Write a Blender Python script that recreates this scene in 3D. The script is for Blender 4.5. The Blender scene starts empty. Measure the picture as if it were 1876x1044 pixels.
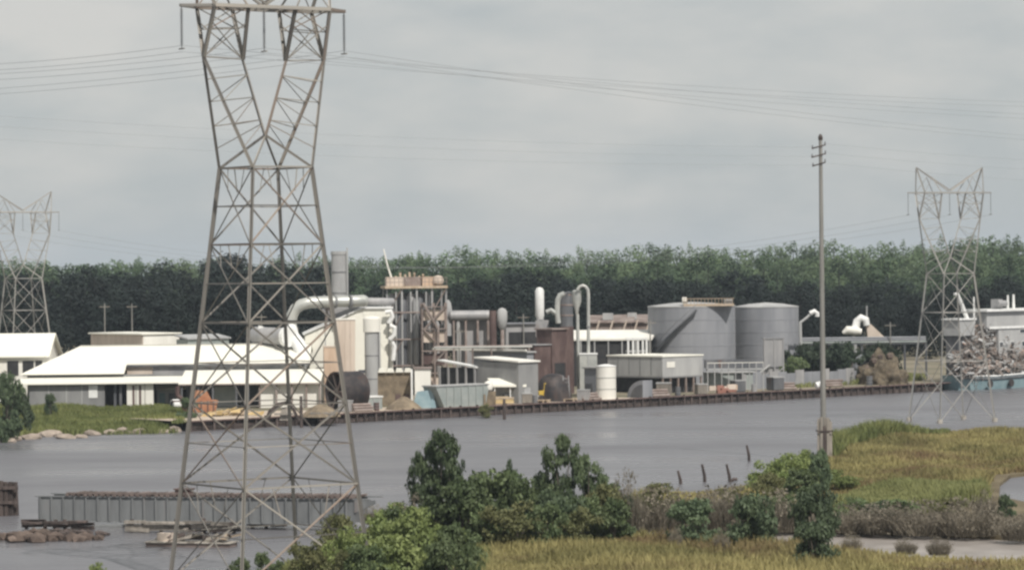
import bpy, bmesh, math, random
import numpy as np
from mathutils import Vector, Matrix, Quaternion
sc = bpy.context.scene
COL = sc.collection
R = math.radians
# ------------------------------------------------------------------ camera
FPX, PW, PH = 6000.0, 1876.0, 1044.0          # focal length in photo pixels, photo size
CAMH, ROLL, PITCH = 20.0, R(0.6), math.atan(32 / 6000)
_fwd = Vector((0, math.cos(PITCH), -math.sin(PITCH)))
_up = Vector((0, math.sin(PITCH), math.cos(PITCH)))
_rt = Vector((1, 0, 0))
CR = _rt * math.cos(ROLL) - _up * math.sin(ROLL)
CU = _rt * math.sin(ROLL) + _up * math.cos(ROLL)
cam = bpy.data.objects.new('camera', bpy.data.cameras.new('camera'))
COL.objects.link(cam)
m = Matrix((CR, CU, -_fwd)).transposed().to_4x4()
m.translation = (0, 0, CAMH)
cam.matrix_world = m
cam.data.sensor_width = 36.0
cam.data.sensor_fit = 'HORIZONTAL'
cam.data.lens = 36.0 * FPX / PW
cam.data.clip_start = 1.0
cam.data.clip_end = 20000.0
sc.camera = cam
# ------------------------------------------------------------------ sky
SUN_AZ, SUN_EL = R(152), R(50)      # azimuth clockwise from +Y
w = bpy.data.worlds.new('World'); sc.world = w; w.use_nodes = True
nt = w.node_tree; nt.nodes.clear()
def N(t, ty, **k):
    n = t.nodes.new(ty)
    for a, v in k.items():
        setattr(n, a, v)
    return n
sky = N(nt, 'ShaderNodeTexSky', sky_type='NISHITA', sun_disc=False)
sky.sun_elevation = SUN_EL; sky.sun_rotation = SUN_AZ
bg1 = N(nt, 'ShaderNodeBackground'); bg1.inputs[1].default_value = 0.1
bg2 = N(nt, 'ShaderNodeBackground'); bg2.inputs[1].default_value = 1.0
tc = N(nt, 'ShaderNodeTexCoord')
mp = N(nt, 'ShaderNodeMapping'); mp.inputs['Scale'].default_value = (9, 9, 26); mp.inputs['Location'].default_value = (3.3, 0.4, 0.2)
nz = N(nt, 'ShaderNodeTexNoise'); nz.inputs['Scale'].default_value = 1.6; nz.inputs['Detail'].default_value = 5; nz.inputs['Roughness'].default_value = .5
rp = N(nt, 'ShaderNodeValToRGB')
rp.color_ramp.elements[0].position = .34; rp.color_ramp.elements[0].color = (.47, .50, .508, 1)
rp.color_ramp.elements[1].position = .70; rp.color_ramp.elements[1].color = (.64, .63, .605, 1)
ms = N(nt, 'ShaderNodeMixShader'); ms.inputs[0].default_value = .93
wo = N(nt, 'ShaderNodeOutputWorld')
L = nt.links.new
L(tc.outputs['Generated'], mp.inputs[0]); L(mp.outputs[0], nz.inputs['Vector']); sz = N(nt, 'ShaderNodeSeparateXYZ'); L(tc.outputs['Generated'], sz.inputs[0])
mz = N(nt, 'ShaderNodeMapRange'); mz.inputs['From Min'].default_value = .0; mz.inputs['From Max'].default_value = .085; mz.inputs['To Min'].default_value = -.12; mz.inputs['To Max'].default_value = .07
L(sz.outputs[2], mz.inputs[0]); az_ = N(nt, 'ShaderNodeMath', operation='ADD'); L(nz.outputs[0], az_.inputs[0]); L(mz.outputs[0], az_.inputs[1]); L(az_.outputs[0], rp.inputs[0])
L(rp.outputs[0], bg2.inputs[0]); L(sky.outputs[0], bg1.inputs[0])
L(bg1.outputs[0], ms.inputs[1]); L(bg2.outputs[0], ms.inputs[2]); L(ms.outputs[0], wo.inputs[0])
sun = bpy.data.objects.new('sun', bpy.data.lights.new('sun', 'SUN'))
COL.objects.link(sun)
sun.data.energy = 4.2; sun.data.angle = R(0.6); sun.data.color = (1, .955, .89)
sd = Vector((math.sin(SUN_AZ) * math.cos(SUN_EL), math.cos(SUN_AZ) * math.cos(SUN_EL), math.sin(SUN_EL)))
sun.rotation_euler = sd.to_track_quat('Z', 'Y').to_euler()
sun.location = (120, -50, 90)
vs = sc.view_settings
vs.view_transform = 'Standard'; vs.look = 'None'; vs.exposure = 0.0; vs.gamma = 1.0; vs.use_curve_mapping = False
sc.render.engine = 'CYCLES'
sc.cycles.filter_width = 2.6
sc.cycles.max_bounces = 5; sc.cycles.diffuse_bounces = 2; sc.cycles.glossy_bounces = 2; sc.cycles.volume_bounces = 0
# ------------------------------------------------------------------ geometry helpers
def ray(px, py):
    u = (px - PW / 2) / FPX; v = -(py - PH / 2) / FPX
    return _fwd + CR * u + CU * v
def At(px, py, D):
    d = ray(px, py); return Vector((0, 0, CAMH)) + d * (D / d.y)
def G(px, py, z=0.0):
    d = ray(px, py); return Vector((0, 0, CAMH)) + d * ((z - CAMH) / d.z)
def Z(px, py, D): return At(px, py, D).z
def X(px, D, py=600): return At(px, py, D).x
YG = 1.2                                       # height of the yard above the water
def Y0(px, D, z=YG): return Vector((X(px, D, 690), D, z))
def ppm(D): return FPX / D

class MB:
    def __init__(s): s.v = []; s.f = []
    def add(s, vs, fs):
        o = len(s.v); s.v += [tuple(p) for p in vs]; s.f += [tuple(i + o for i in f) for f in fs]; return s
    def box(s, x0, y0, z0, x1, y1, z1):
        return s.add([(x0,y0,z0),(x1,y0,z0),(x1,y1,z0),(x0,y1,z0),(x0,y0,z1),(x1,y0,z1),(x1,y1,z1),(x0,y1,z1)],
                     [(3,2,1,0),(4,5,6,7),(0,1,5,4),(1,2,6,5),(2,3,7,6),(3,0,4,7)])
    def poly(s, pts): return s.add(pts, [tuple(range(len(pts)))])
    def prism(s, pts, d):                      # planar outline pts, extruded by vector d
        n = len(pts); d = Vector(d); a = [Vector(p) for p in pts]
        return s.add(a + [p + d for p in a], [tuple(range(n))[::-1], tuple(range(n, 2*n))] + [(i, (i+1) % n, (i+1) % n + n, i + n) for i in range(n)])
    def cyl(s, p, q, r0, r1=None, n=14, cap=True):
        p = Vector(p); q = Vector(q); r1 = r0 if r1 is None else r1
        ax = (q - p).normalized(); a = ax.orthogonal().normalized(); b = ax.cross(a)
        vs = []
        for c, r in ((p, r0), (q, r1)):
            for i in range(n):
                t = 2 * math.pi * i / n; vs.append(c + a * (r * math.cos(t)) + b * (r * math.sin(t)))
        fs = [(i, (i+1) % n, (i+1) % n + n, i + n) for i in range(n)]
        if cap: fs += [tuple(range(n))[::-1], tuple(range(n, 2*n))]
        return s.add(vs, fs)
    def tube(s, pts, r, n=10):
        pts = [Vector(p) for p in pts]; rs = r if isinstance(r, (list, tuple)) else [r] * len(pts)
        ref = None; vs = []
        for i, p in enumerate(pts):
            t = (pts[min(i+1, len(pts)-1)] - pts[max(i-1, 0)]).normalized()
            if ref is None: ref = t.orthogonal().normalized()
            a = (ref - t * ref.dot(t)).normalized(); ref = a; b = t.cross(a)
            for k in range(n):
                q = 2 * math.pi * k / n; vs.append(p + a * (rs[i] * math.cos(q)) + b * (rs[i] * math.sin(q)))
        fs = []
        for i in range(len(pts) - 1):
            for k in range(n):
                fs.append((i*n + k, i*n + (k+1) % n, (i+1)*n + (k+1) % n, (i+1)*n + k))
        fs += [tuple(range(n))[::-1], tuple(range((len(pts)-1)*n, len(pts)*n))]
        return s.add(vs, fs)
    def lathe(s, prof, c=(0, 0, 0), n=24):     # (radius, z) pairs from bottom to top
        c = Vector(c); vs = []
        for r, z in prof:
            for k in range(n):
                q = 2 * math.pi * k / n; vs.append(c + Vector((r * math.cos(q), r * math.sin(q), z)))
        fs = []
        for i in range(len(prof) - 1):
            for k in range(n):
                fs.append((i*n + k, i*n + (k+1) % n, (i+1)*n + (k+1) % n, (i+1)*n + k))
        fs += [tuple(range(n))[::-1], tuple(range((len(prof)-1)*n, len(prof)*n))]
        return s.add(vs, fs)
    def mesh(s, name, m, smooth=False):
        me = bpy.data.meshes.new(name); me.from_pydata(s.v, [], s.f); me.materials.append(m)
        if smooth:
            me.shade_smooth(); me.set_sharp_from_angle(angle=R(35))
        return me
def arc(c, r, a0, a1, n, e1, e2):              # arc of points about c in the plane of e1,e2
    c = Vector(c); e1 = Vector(e1); e2 = Vector(e2)
    return [c + e1 * (r * math.cos(a0 + (a1-a0)*i/n)) + e2 * (r * math.sin(a0 + (a1-a0)*i/n)) for i in range(n+1)]
def link(name, data, parent=None):
    o = bpy.data.objects.new(name, data); COL.objects.link(o)
    if parent is not None: o.parent = parent
    return o
def part(parent, name, mb, m, smooth=False, label=None):
    o = link(name, mb.mesh(name, m, smooth), parent)
    if label: o['label'] = label
    return o
def tag(o, label, cat, group=None, kind=None):
    o['label'] = label; o['category'] = cat
    if group: o['group'] = group
    if kind: o['kind'] = kind
    return o
def thing(name, label, cat, loc=(0, 0, 0), rz=0.0, group=None):
    o = link(name, None); o.location = loc; o.rotation_euler = (0, 0, rz); o.empty_display_size = .5
    return tag(o, label, cat, group)
def whole(name, mb, m, label, cat, loc=(0,0,0), rz=0.0, group=None, kind=None, smooth=False):
    o = link(name, mb.mesh(name, m, smooth)); o.location = loc; o.rotation_euler = (0, 0, rz)
    return tag(o, label, cat, group, kind)
def structure(name, mb, m, smooth=False):
    o = link(name, mb.mesh(name, m, smooth)); o['kind'] = 'structure'; return o
def dup(root, loc, rz=0.0, scale=None, label=None):
    r = root.copy(); COL.objects.link(r); r.location = loc; r.rotation_euler = (0, 0, rz)
    if scale: r.scale = scale
    if label: r['label'] = label
    for ch in list(root.children):
        c = ch.copy(); COL.objects.link(c); c.parent = r
        for g in ch.children:
            d = g.copy(); COL.objects.link(d); d.parent = c
    return r
# ------------------------------------------------------------------ materials
MATS = {}
def mat(name, c1, c2=None, rough=.7, scale=1.0, metal=0.0, stretch=(1,1,1), bump=0.0, bscale=None, lo=.38, hi=.64, detail=5, rnd=0.0, rust=None, rlo=.6, rhi=.72, rscale=.35, leaf=False, spec=.3, wave=None):
    m = bpy.data.materials.new(name); m.use_nodes = True; t = m.node_tree; t.nodes.clear(); l = t.links.new
    out = N(t, 'ShaderNodeOutputMaterial'); p = N(t, 'ShaderNodeBsdfPrincipled')
    p.inputs['Roughness'].default_value = rough; p.inputs['Metallic'].default_value = metal
    p.inputs['Specular IOR Level'].default_value = spec
    tc = N(t, 'ShaderNodeTexCoord'); mp = N(t, 'ShaderNodeMapping'); mp.inputs['Scale'].default_value = stretch
    oi = N(t, 'ShaderNodeObjectInfo')
    l(tc.outputs['Object'], mp.inputs[0])
    ad = N(t, 'ShaderNodeVectorMath', operation='ADD'); sca = N(t, 'ShaderNodeVectorMath', operation='SCALE'); sca.inputs['Scale'].default_value = 40.0
    cx = N(t, 'ShaderNodeCombineXYZ'); l(oi.outputs['Random'], cx.inputs[0]); l(oi.outputs['Random'], cx.inputs[2]); l(cx.outputs[0], sca.inputs[0])
    l(mp.outputs[0], ad.inputs[0]); l(sca.outputs[0], ad.inputs[1])
    nz = N(t, 'ShaderNodeTexNoise'); nz.inputs['Scale'].default_value = scale; nz.inputs['Detail'].default_value = detail; nz.inputs['Roughness'].default_value = .6
    l(ad.outputs[0], nz.inputs['Vector'])
    cr = N(t, 'ShaderNodeValToRGB'); e = cr.color_ramp.elements
    e[0].position = lo; e[0].color = (*c1, 1); e[1].position = hi; e[1].color = (*(c2 or c1), 1)
    l(nz.outputs[0], cr.inputs[0]); col = cr.outputs[0]
    if rust:
        n2 = N(t, 'ShaderNodeTexNoise'); n2.inputs['Scale'].default_value = rscale; n2.inputs['Detail'].default_value = 7; n2.inputs['Roughness'].default_value = .65
        l(ad.outputs[0], n2.inputs['Vector'])
        r2 = N(t, 'ShaderNodeValToRGB'); r2.color_ramp.elements[0].position = rlo; r2.color_ramp.elements[0].color = (0,0,0,1); r2.color_ramp.elements[1].position = rhi; r2.color_ramp.elements[1].color = (1,1,1,1)
        l(n2.outputs[0], r2.inputs[0])
        mx = N(t, 'ShaderNodeMix', data_type='RGBA'); l(r2.outputs[0], mx.inputs[0]); l(col, mx.inputs[6]); mx.inputs[7].default_value = (*rust, 1); col = mx.outputs[2]
    if rnd:
        hs = N(t, 'ShaderNodeHueSaturation'); mr = N(t, 'ShaderNodeMapRange'); mr.inputs['To Min'].default_value = 1 - rnd; mr.inputs['To Max'].default_value = 1 + rnd
        l(oi.outputs['Random'], mr.inputs[0]); l(mr.outputs[0], hs.inputs['Value']); l(col, hs.inputs['Color']); col = hs.outputs[0]
    l(col, p.inputs['Base Color'])
    if bump:
        nb = N(t, 'ShaderNodeTexNoise'); nb.inputs['Scale'].default_value = bscale or scale * 4; nb.inputs['Detail'].default_value = 4
        l(ad.outputs[0], nb.inputs['Vector']); b = N(t, 'ShaderNodeBump'); b.inputs['Strength'].default_value = bump; b.inputs['Distance'].default_value = .1
        l(nb.outputs[0], b.inputs['Height']); l(b.outputs[0], p.inputs['Normal'])
    if wave:
        wv = N(t, 'ShaderNodeTexWave', wave_type='BANDS', bands_direction='X', wave_profile='SIN'); wv.inputs['Scale'].default_value = wave
        sx = N(t, 'ShaderNodeSeparateXYZ'); l(tc.outputs['Object'], sx.inputs[0]); sm = N(t, 'ShaderNodeMath', operation='ADD'); l(sx.outputs[0], sm.inputs[0]); l(sx.outputs[1], sm.inputs[1])
        c2_ = N(t, 'ShaderNodeCombineXYZ'); l(sm.outputs[0], c2_.inputs[0]); l(c2_.outputs[0], wv.inputs['Vector'])
        b = N(t, 'ShaderNodeBump'); b.inputs['Strength'].default_value = .5; b.inputs['Distance'].default_value = .05
        l(wv.outputs[0], b.inputs['Height']); l(b.outputs[0], p.inputs['Normal'])
    if leaf:
        tr = N(t, 'ShaderNodeBsdfTranslucent'); l(col, tr.inputs[0]); mx = N(t, 'ShaderNodeMixShader'); mx.inputs[0].default_value = .25
        l(p.outputs[0], mx.inputs[1]); l(tr.outputs[0], mx.inputs[2]); l(mx.outputs[0], out.inputs[0])
    else: l(p.outputs[0], out.inputs[0])
    MATS[name] = m; return m
RUST = (.16, .075, .045)
M = MATS
mat('steel', (.155,.147,.137), (.33,.305,.265), .55, .5, .1, rust=(.27,.17,.12), rlo=.54, rhi=.72, rscale=.2, rnd=.38)
mat('steel_far', (.30,.295,.28), (.38,.36,.33), .6, .5, .1, rust=(.33,.25,.2), rlo=.62, rhi=.78, rscale=.2, rnd=.12)  # paler than the near steel: distance haze put into the colour
mat('glass_insulator', (.16,.17,.18), (.22,.22,.22), .35, 2.0)
mat('cable', (.30,.31,.32), None, .6)
mat('white_metal', (.74,.73,.66), (.86,.84,.76), .55, .25, wave=6.0, stretch=(1,1,.4))
mat('white_roof', (.86,.84,.75), (.92,.90,.80), .5, .15, wave=5.0)
mat('white_wall', (.70,.68,.62), (.80,.78,.72), .6, .5, stretch=(1,1,.25), rust=(.45,.36,.28), rlo=.62, rhi=.8, rscale=.6)
mat('white_paint', (.68,.68,.66), (.8,.8,.78), .45, .9)
mat('grey_metal', (.22,.22,.22), (.30,.30,.295), .6, .4, stretch=(1,1,.3), wave=6.0)
mat('pale_grey_metal', (.36,.36,.36), (.46,.46,.45), .55, .4, stretch=(1,1,.3), wave=4.0)
mat('tank_grey', (.205,.212,.23), (.27,.275,.292), .55, .35, stretch=(1,1,.18), rust=(.24,.2,.17), rlo=.64, rhi=.9, rscale=.5)
mat('tank_seam', (.2,.2,.205), (.25,.25,.25), .6, 1)
mat('duct', (.40,.41,.39), (.54,.54,.50), .4, .5, .3, rust=(.33,.28,.22), rlo=.62, rhi=.8)
mat('dark_vessel', (.085,.09,.10), (.17,.17,.175), .55, .5, .1, stretch=(1,1,.25), rust=RUST, rlo=.6, rhi=.75)
mat('vessel', (.26,.26,.265), (.38,.37,.365), .5, .6, .1, stretch=(1,1,.25), rust=(.22,.15,.12), rlo=.6, rhi=.75)
mat('rusty_frame', (.20,.155,.135), (.29,.245,.225), .75, .8, rnd=.2)
mat('red_rust', (.085,.056,.052), (.150,.105,.095), .85, .7, stretch=(1,1,.4))
mat('rust_roof', (.17,.13,.115), (.29,.245,.22), .85, .5, stretch=(1,1,.5))
mat('tan_wood', (.36,.28,.20), (.47,.38,.29), .8, 1.2, rnd=.15)
mat('beige_panel', (.50,.42,.35), (.62,.53,.45), .7, .6, stretch=(1,1,.3), rust=(.42,.25,.15), rlo=.6, rhi=.75)
mat('orange_panel', (.47,.34,.24), (.56,.43,.33), .7, .7, stretch=(1,1,.3))
mat('orange_rust', (.30,.13,.07), (.42,.22,.13), .8, 1.2)
mat('dark_open', (.03,.03,.032), (.05,.05,.05), .9, 1)  # on opening panels this near-black stands in for the shade inside
mat('black_iron', (.028,.026,.028), (.075,.06,.055), .6, .6, rust=(.09,.05,.035), rlo=.55, rhi=.75, rnd=.1)
mat('timber', (.045,.036,.033), (.10,.078,.07), .9, 1.0, stretch=(3,3,.4), rnd=.35)
mat('grey_timber', (.20,.18,.155), (.30,.27,.235), .9, 1.5, stretch=(3,3,.3), rnd=.25)
mat('pole_wood', (.19,.185,.17), (.27,.26,.24), .85, 1.0, stretch=(4,4,.2))
mat('girder', (.15,.156,.16), (.225,.232,.235), .65, .5, stretch=(1,1,.3), rust=(.17,.12,.10), rlo=.57, rhi=.78, rscale=.5)
mat('tie_wood', (.115,.09,.08), (.20,.16,.145), .9, .5, rnd=.3)
mat('rubble', (.075,.056,.047), (.15,.115,.095), .9, .8, rnd=.3)
mat('stone', (.24,.20,.165), (.37,.31,.26), .9, 1.0, rnd=.25)
mat('sand', (.40,.33,.26), (.54,.46,.38), .95, .12, bump=.3, bscale=1.5)
mat('soil_heap', (.15,.12,.085), (.27,.215,.15), .95, .8, bump=.5)
mat('lumber', (.52,.38,.18), (.64,.50,.28), .8, 1.0, rnd=.2)
mat('yellow_paint', (.50,.34,.05), (.60,.44,.10), .5, 1.0)
mat('blue_paint', (.17,.25,.275), (.235,.315,.335), .5, .5, rust=(.18,.14,.12), rlo=.62, rhi=.76)
mat('blue_tarp', (.22,.32,.36), (.30,.40,.43), .6, .8)
mat('hopper_green', (.25,.28,.27), (.33,.35,.335), .7, .5)
mat('glass', (.05,.06,.07), None, .15, 1)
mat('red_paint', (.26,.12,.09), (.36,.2,.16), .6, 1)
mat('concrete', (.34,.31,.27), (.44,.41,.36), .9, .8)
mat('dark_soil', (.075,.062,.045), (.16,.13,.09), .95, .8, bump=.5)
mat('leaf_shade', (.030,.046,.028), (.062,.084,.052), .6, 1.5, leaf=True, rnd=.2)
mat('scrap', (.145,.125,.112), (.34,.305,.28), .7, .5, rust=(.28,.17,.12), rlo=.5, rhi=.68, rscale=.8)
# leaves and ground cover
mat('leaf_tree', (.058,.085,.042), (.130,.168,.085), .6, 1.5, leaf=True, rnd=.2)
mat('leaf_green', (.080,.114,.048), (.155,.195,.090), .6, 1.5, leaf=True, rnd=.25)
mat('leaf_dark', (.066,.096,.052), (.125,.165,.088), .6, 1.5, leaf=True, rnd=.25)
mat('leaf_light', (.150,.195,.065), (.245,.290,.105), .6, 1.5, leaf=True, rnd=.18)
mat('leaf_olive', (.11,.118,.048), (.185,.185,.085), .7, 1.5, leaf=True, rnd=.2)
mat('brush_grey', (.16,.14,.105), (.26,.23,.18), .8, 1.5, leaf=True, rnd=.18)
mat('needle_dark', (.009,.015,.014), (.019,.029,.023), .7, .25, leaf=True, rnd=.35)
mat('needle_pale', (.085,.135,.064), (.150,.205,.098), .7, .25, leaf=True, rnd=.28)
mat('bark', (.10,.085,.07), (.17,.145,.12), .9, 2, rnd=.2)
mat('marsh_gold', (.19,.175,.070), (.385,.335,.145), .8, .09, leaf=True, rust=(.20,.135,.075), rlo=.5, rhi=.66, rscale=.10)
mat('needle_mid', (.036,.062,.034), (.072,.110,.056), .7, .25, leaf=True, rnd=.28)
mat('marsh_green', (.17,.19,.070), (.28,.285,.12), .8, .08, leaf=True)
mat('bank_green', (.13,.155,.052), (.225,.24,.09), .8, .15, leaf=True)
mat('mud', (.25,.225,.205), (.34,.31,.285), .4, .3)
mat('bark_dark', (.02,.02,.018), (.035,.032,.03), .9, 2)
mat('marsh_ground', (.10,.078,.045), (.17,.14,.085), .95, .15)
mat('land', (.13,.12,.08), (.25,.215,.16), .95, .05, bump=.3, bscale=.8)
# water
mw = bpy.data.materials.new('water'); mw.use_nodes = True; t = mw.node_tree; p = t.nodes['Principled BSDF']
p.inputs['Base Color'].default_value = (.135, .134, .145, 1); p.inputs['Roughness'].default_value = .34; p.inputs['IOR'].default_value = 1.33
tcw = N(t, 'ShaderNodeTexCoord'); mpw = N(t, 'ShaderNodeMapping'); mpw.inputs['Scale'].default_value = (.5, 1.0, 1); mpw.inputs['Rotation'].default_value = (0, 0, R(20))
nw = N(t, 'ShaderNodeTexNoise'); nw.inputs['Scale'].default_value = .55; nw.inputs['Detail'].default_value = 6; nw.inputs['Roughness'].default_value = .62
bw = N(t, 'ShaderNodeBump'); bw.inputs['Strength'].default_value = .8; bw.inputs['Distance'].default_value = .35
n3 = N(t, 'ShaderNodeTexNoise'); n3.inputs['Scale'].default_value = .045; n3.inputs['Detail'].default_value = 3
mr = N(t, 'ShaderNodeMapRange'); mr.inputs['To Min'].default_value = .16; mr.inputs['To Max'].default_value = .50; mr.inputs['From Min'].default_value = .3; mr.inputs['From Max'].default_value = .7
t.links.new(tcw.outputs['Object'], mpw.inputs[0]); t.links.new(mpw.outputs[0], nw.inputs['Vector']); t.links.new(nw.outputs[0], bw.inputs['Height']); t.links.new(bw.outputs[0], p.inputs['Normal'])
t.links.new(mpw.outputs[0], n3.inputs['Vector']); t.links.new(n3.outputs[0], mr.inputs[0]); t.links.new(mr.outputs[0], p.inputs['Roughness'])
# ------------------------------------------------------------------ foliage
def quads_mesh(name, cen, nrm, size, m, rng, aspect=1.6, extra=None):
    n = len(cen)
    nrm = nrm / (np.linalg.norm(nrm, axis=1, keepdims=True) + 1e-9)
    h = rng.normal(size=(n, 3)); a = np.cross(nrm, h); a /= (np.linalg.norm(a, axis=1, keepdims=True) + 1e-9); b = np.cross(nrm, a)
    s = (size * rng.uniform(.6, 1.3, n))[:, None] if np.ndim(size) == 0 else (size * rng.uniform(.6, 1.3, n))[:, None]
    a = a * s * aspect * .5; b = b * s * .5
    v = np.stack([cen - a, cen - b, cen + a, cen + b], 1).reshape(-1, 3)
    me = bpy.data.meshes.new(name)
    me.vertices.add(4 * n); me.vertices.foreach_set('co', v.ravel())
    me.loops.add(4 * n); me.loops.foreach_set('vertex_index', np.arange(4 * n, dtype=np.int32))
    me.polygons.add(n); me.polygons.foreach_set('loop_start', np.arange(0, 4 * n, 4, dtype=np.int32))
    me.materials.append(m); me.update(calc_edges=True); me.validate()
    return me
def lobes_points(rng, lobes, n):
    vol = np.array([l[3] * l[4] * l[5] for l in lobes]) ** .7; k = rng.choice(len(lobes), n, p=vol / vol.sum())
    l = np.array(lobes)[k]; d = rng.normal(size=(n, 3)); d /= np.linalg.norm(d, axis=1, keepdims=True)
    rr = rng.uniform(.45, 1.05, n) ** .6
    return l[:, :3] + d * l[:, 3:6] * rr[:, None], d
def bush_mesh(name, seed, m, n=2600, size=.075, nl=11, flat=.0, gap=False, zlo=.0):
    rng = np.random.default_rng(seed); lobes = []
    for i in range(nl):
        a = rng.uniform(0, 6.28); rad = math.sqrt(rng.uniform(0, 1)) * .74
        r = rng.uniform(.22, .40) * (.60 if gap else 1); rz = r * (rng.uniform(.3, .42) if gap else rng.uniform(.45, .65))
        top = 1 - .42 * (rad / .74) ** 2 * rng.uniform(.4, 1.2) - rz
        z = rng.uniform(zlo + .08, max(zlo + .15, top)) if i > nl // 3 else top
        if i == 0: a, rad, z = a, rad * .3, 1 - rz
        lobes.append((rad * math.cos(a), rad * math.sin(a), z, r, r, rz))
    zr = .4 if gap else .55; fine = []                # ragged outline: sprays of small clumps on every bough
    for x, y, z, r, _, rz in lobes:
        fine.append((x, y, z, r * .72, r * .72, rz * .72))
        for k in range(9):
            q = rng.normal(size=3); q /= np.linalg.norm(q); q[2] = q[2] * .8 + .15; s = r * rng.uniform(.24, .50); e = rng.uniform(.75, 1.15)
            fine.append((x + q[0]*r*e, y + q[1]*r*e, z + q[2]*rz*e, s, s, s * zr))
    c, d = lobes_points(rng, fine, n); c += rng.normal(size=c.shape) * np.array([.035, .035, .02])
    c[:, 2] = np.clip(c[:, 2], .01, 1.02)
    nrm = d * .6 + rng.normal(size=d.shape) * .6 + np.array([0, 0, .4])
    return quads_mesh(name, c, nrm, size, m, rng)
def twig_mesh(name, seed, m, n=260, up=.9):        # bare upright brush: thin twigs
    rng = random.Random(seed); mb = MB()
    for i in range(n):
        a = rng.uniform(0, 6.28); r0 = math.sqrt(rng.random()) * .6; r1 = r0 + rng.uniform(-.05, .45)
        h = (1 - .5 * r0) * rng.uniform(.5, 1.0) * up
        p = Vector((r0*math.cos(a), r0*math.sin(a), 0)); q = Vector((r1*math.cos(a + rng.uniform(-.4,.4)), r1*math.sin(a), h))
        mdl = (p + q) / 2 + Vector((rng.uniform(-.08,.08), rng.uniform(-.08,.08), .05))
        w = .012
        e = Vector((rng.uniform(-1,1), rng.uniform(-1,1), 0)).normalized() * w
        mb.add([p-e, p+e, mdl+e*.8, mdl-e*.8, q], [(0,1,2,3),(3,2,4)])
        for k in range(2):
            t0 = mdl.lerp(q, rng.uniform(0,.7)); t1 = t0 + Vector((rng.uniform(-.22,.22), rng.uniform(-.22,.22), rng.uniform(.06,.2)))
            mb.add([t0-e*.6, t0+e*.6, t1], [(0,1,2)])
    return mb.mesh(name, m)
def stems_mesh(name, seed, m, n=4, h=.6):
    rng = random.Random(seed); mb = MB()
    for i in range(n):
        a = rng.uniform(0, 6.28); r = rng.uniform(.05, .5)
        mb.tube([(.04*math.cos(a), .04*math.sin(a), -.02), (r*.5*math.cos(a), r*.5*math.sin(a), h*.5), (r*math.cos(a), r*math.sin(a), h)], [.035, .025, .01], 5)
    return mb.mesh(name, m)
BUSH = {}
def reg(kind, crowns, stems): BUSH[kind] = (crowns, stems)
reg('dark', [bush_mesh('crown', 10 + i, M['leaf_dark'], 4600, .066, 15) for i in range(3)], stems_mesh('stem', 1, M['bark']))
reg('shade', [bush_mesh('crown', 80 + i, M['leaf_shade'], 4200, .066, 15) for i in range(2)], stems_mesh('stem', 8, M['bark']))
reg('green', [bush_mesh('crown', 20 + i, M['leaf_green'], 4600, .064, 16) for i in range(3)], stems_mesh('stem', 2, M['bark']))
reg('light', [bush_mesh('crown', 30 + i, M['leaf_light'], 4600, .058, 16) for i in range(3)], stems_mesh('stem', 3, M['bark']))
reg('olive', [bush_mesh('crown', 40 + i, M['leaf_olive'], 3000, .056, 15) for i in range(2)], stems_mesh('stem', 4, M['bark']))
reg('grey', [bush_mesh('crown', 50 + i, M['brush_grey'], 1000, .044, 16) for i in range(2)], twig_mesh('twig', 5, M['brush_grey'], 480))
reg('tree', [bush_mesh('crown', 60 + i, M['leaf_tree'], 6000, .044, 27, gap=True, zlo=.0) for i in range(3)], stems_mesh('trunk', 6, M['bark'], 3, .85))
reg('vine', [bush_mesh('crown', 70, M['leaf_dark'], 2600, .1, 16)], stems_mesh('stem', 7, M['bark']))
_bn = [0]
NAMES = {'shade': 'bush', 'dark': 'bush', 'green': 'bush', 'light': 'bush', 'olive': 'bush', 'grey': 'dry_brush', 'tree': 'marsh_tree', 'vine': 'vine_column'}
def bush(kind, px, yb, wpx, ytop, label, group=None, z=.3, rz=None, depth=.9):
    loc = G(px, yb, z); D = loc.y; hgt = (yb - ytop) / ppm(D); wd = wpx / ppm(D)
    _bn[0] += 1; crowns, stem = BUSH[kind]
    t = thing(NAMES[kind], label, 'tree' if kind == 'tree' else ('brush' if kind == 'grey' else 'bush'), loc, rz if rz is not None else (_bn[0] * 2.399) % 6.28, group)
    t.scale = (wd * .56, wd * .56 * depth, hgt * 1.03)
    link('crown', crowns[_bn[0] % len(crowns)], t); link(stem.name.split('.')[0], stem, t)
    return t
# ------------------------------------------------------------------ water and land
structure('water', MB().poly([(-4000, 60, 0), (4000, 60, 0), (4000, 900, 0), (-4000, 900, 0)]), mw)
P0, P1 = G(345, 790, 0), G(1700, 717, 0)
def dockpt(px, t, z=YG): return G(px, 790 - 73 * (px - 345) / 1355, 0) - ND * t + Vector((0, 0, z))
UD = (P1 - P0); UD.z = 0; UD.normalize(); ND = Vector((UD.y, -UD.x, 0)); DOCK = math.atan2(UD.y, UD.x)
bank_px = [-900, -400, -120, 0, 60, 130, 200, 270, 345]
bank_lo = [G(x, 799 + 5 * math.sin(x * .05) - max(0, (x - 200)) * .06, -.15) for x in bank_px]
bank_hi = [G(x, 752, YG) for x in bank_px[:-1]] + [P0 + Vector((0, 1.5, YG))]
far = 6500
outline = [Vector((-3200, far, YG)), Vector((-3200, 430, YG))] + bank_hi + [P0 + UD * 1200 + Vector((0, 0, YG)), Vector((3200, P0.y + 1300, YG)), Vector((3200, far, YG))]
structure('land', MB().poly(outline), M['land'])
bk = MB(); n = len(bank_px); bk.add(bank_lo + bank_hi, [(i, i+1, n+i+1, n+i) for i in range(n-1)]); structure('river_bank', bk, M['marsh_ground'])
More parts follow.
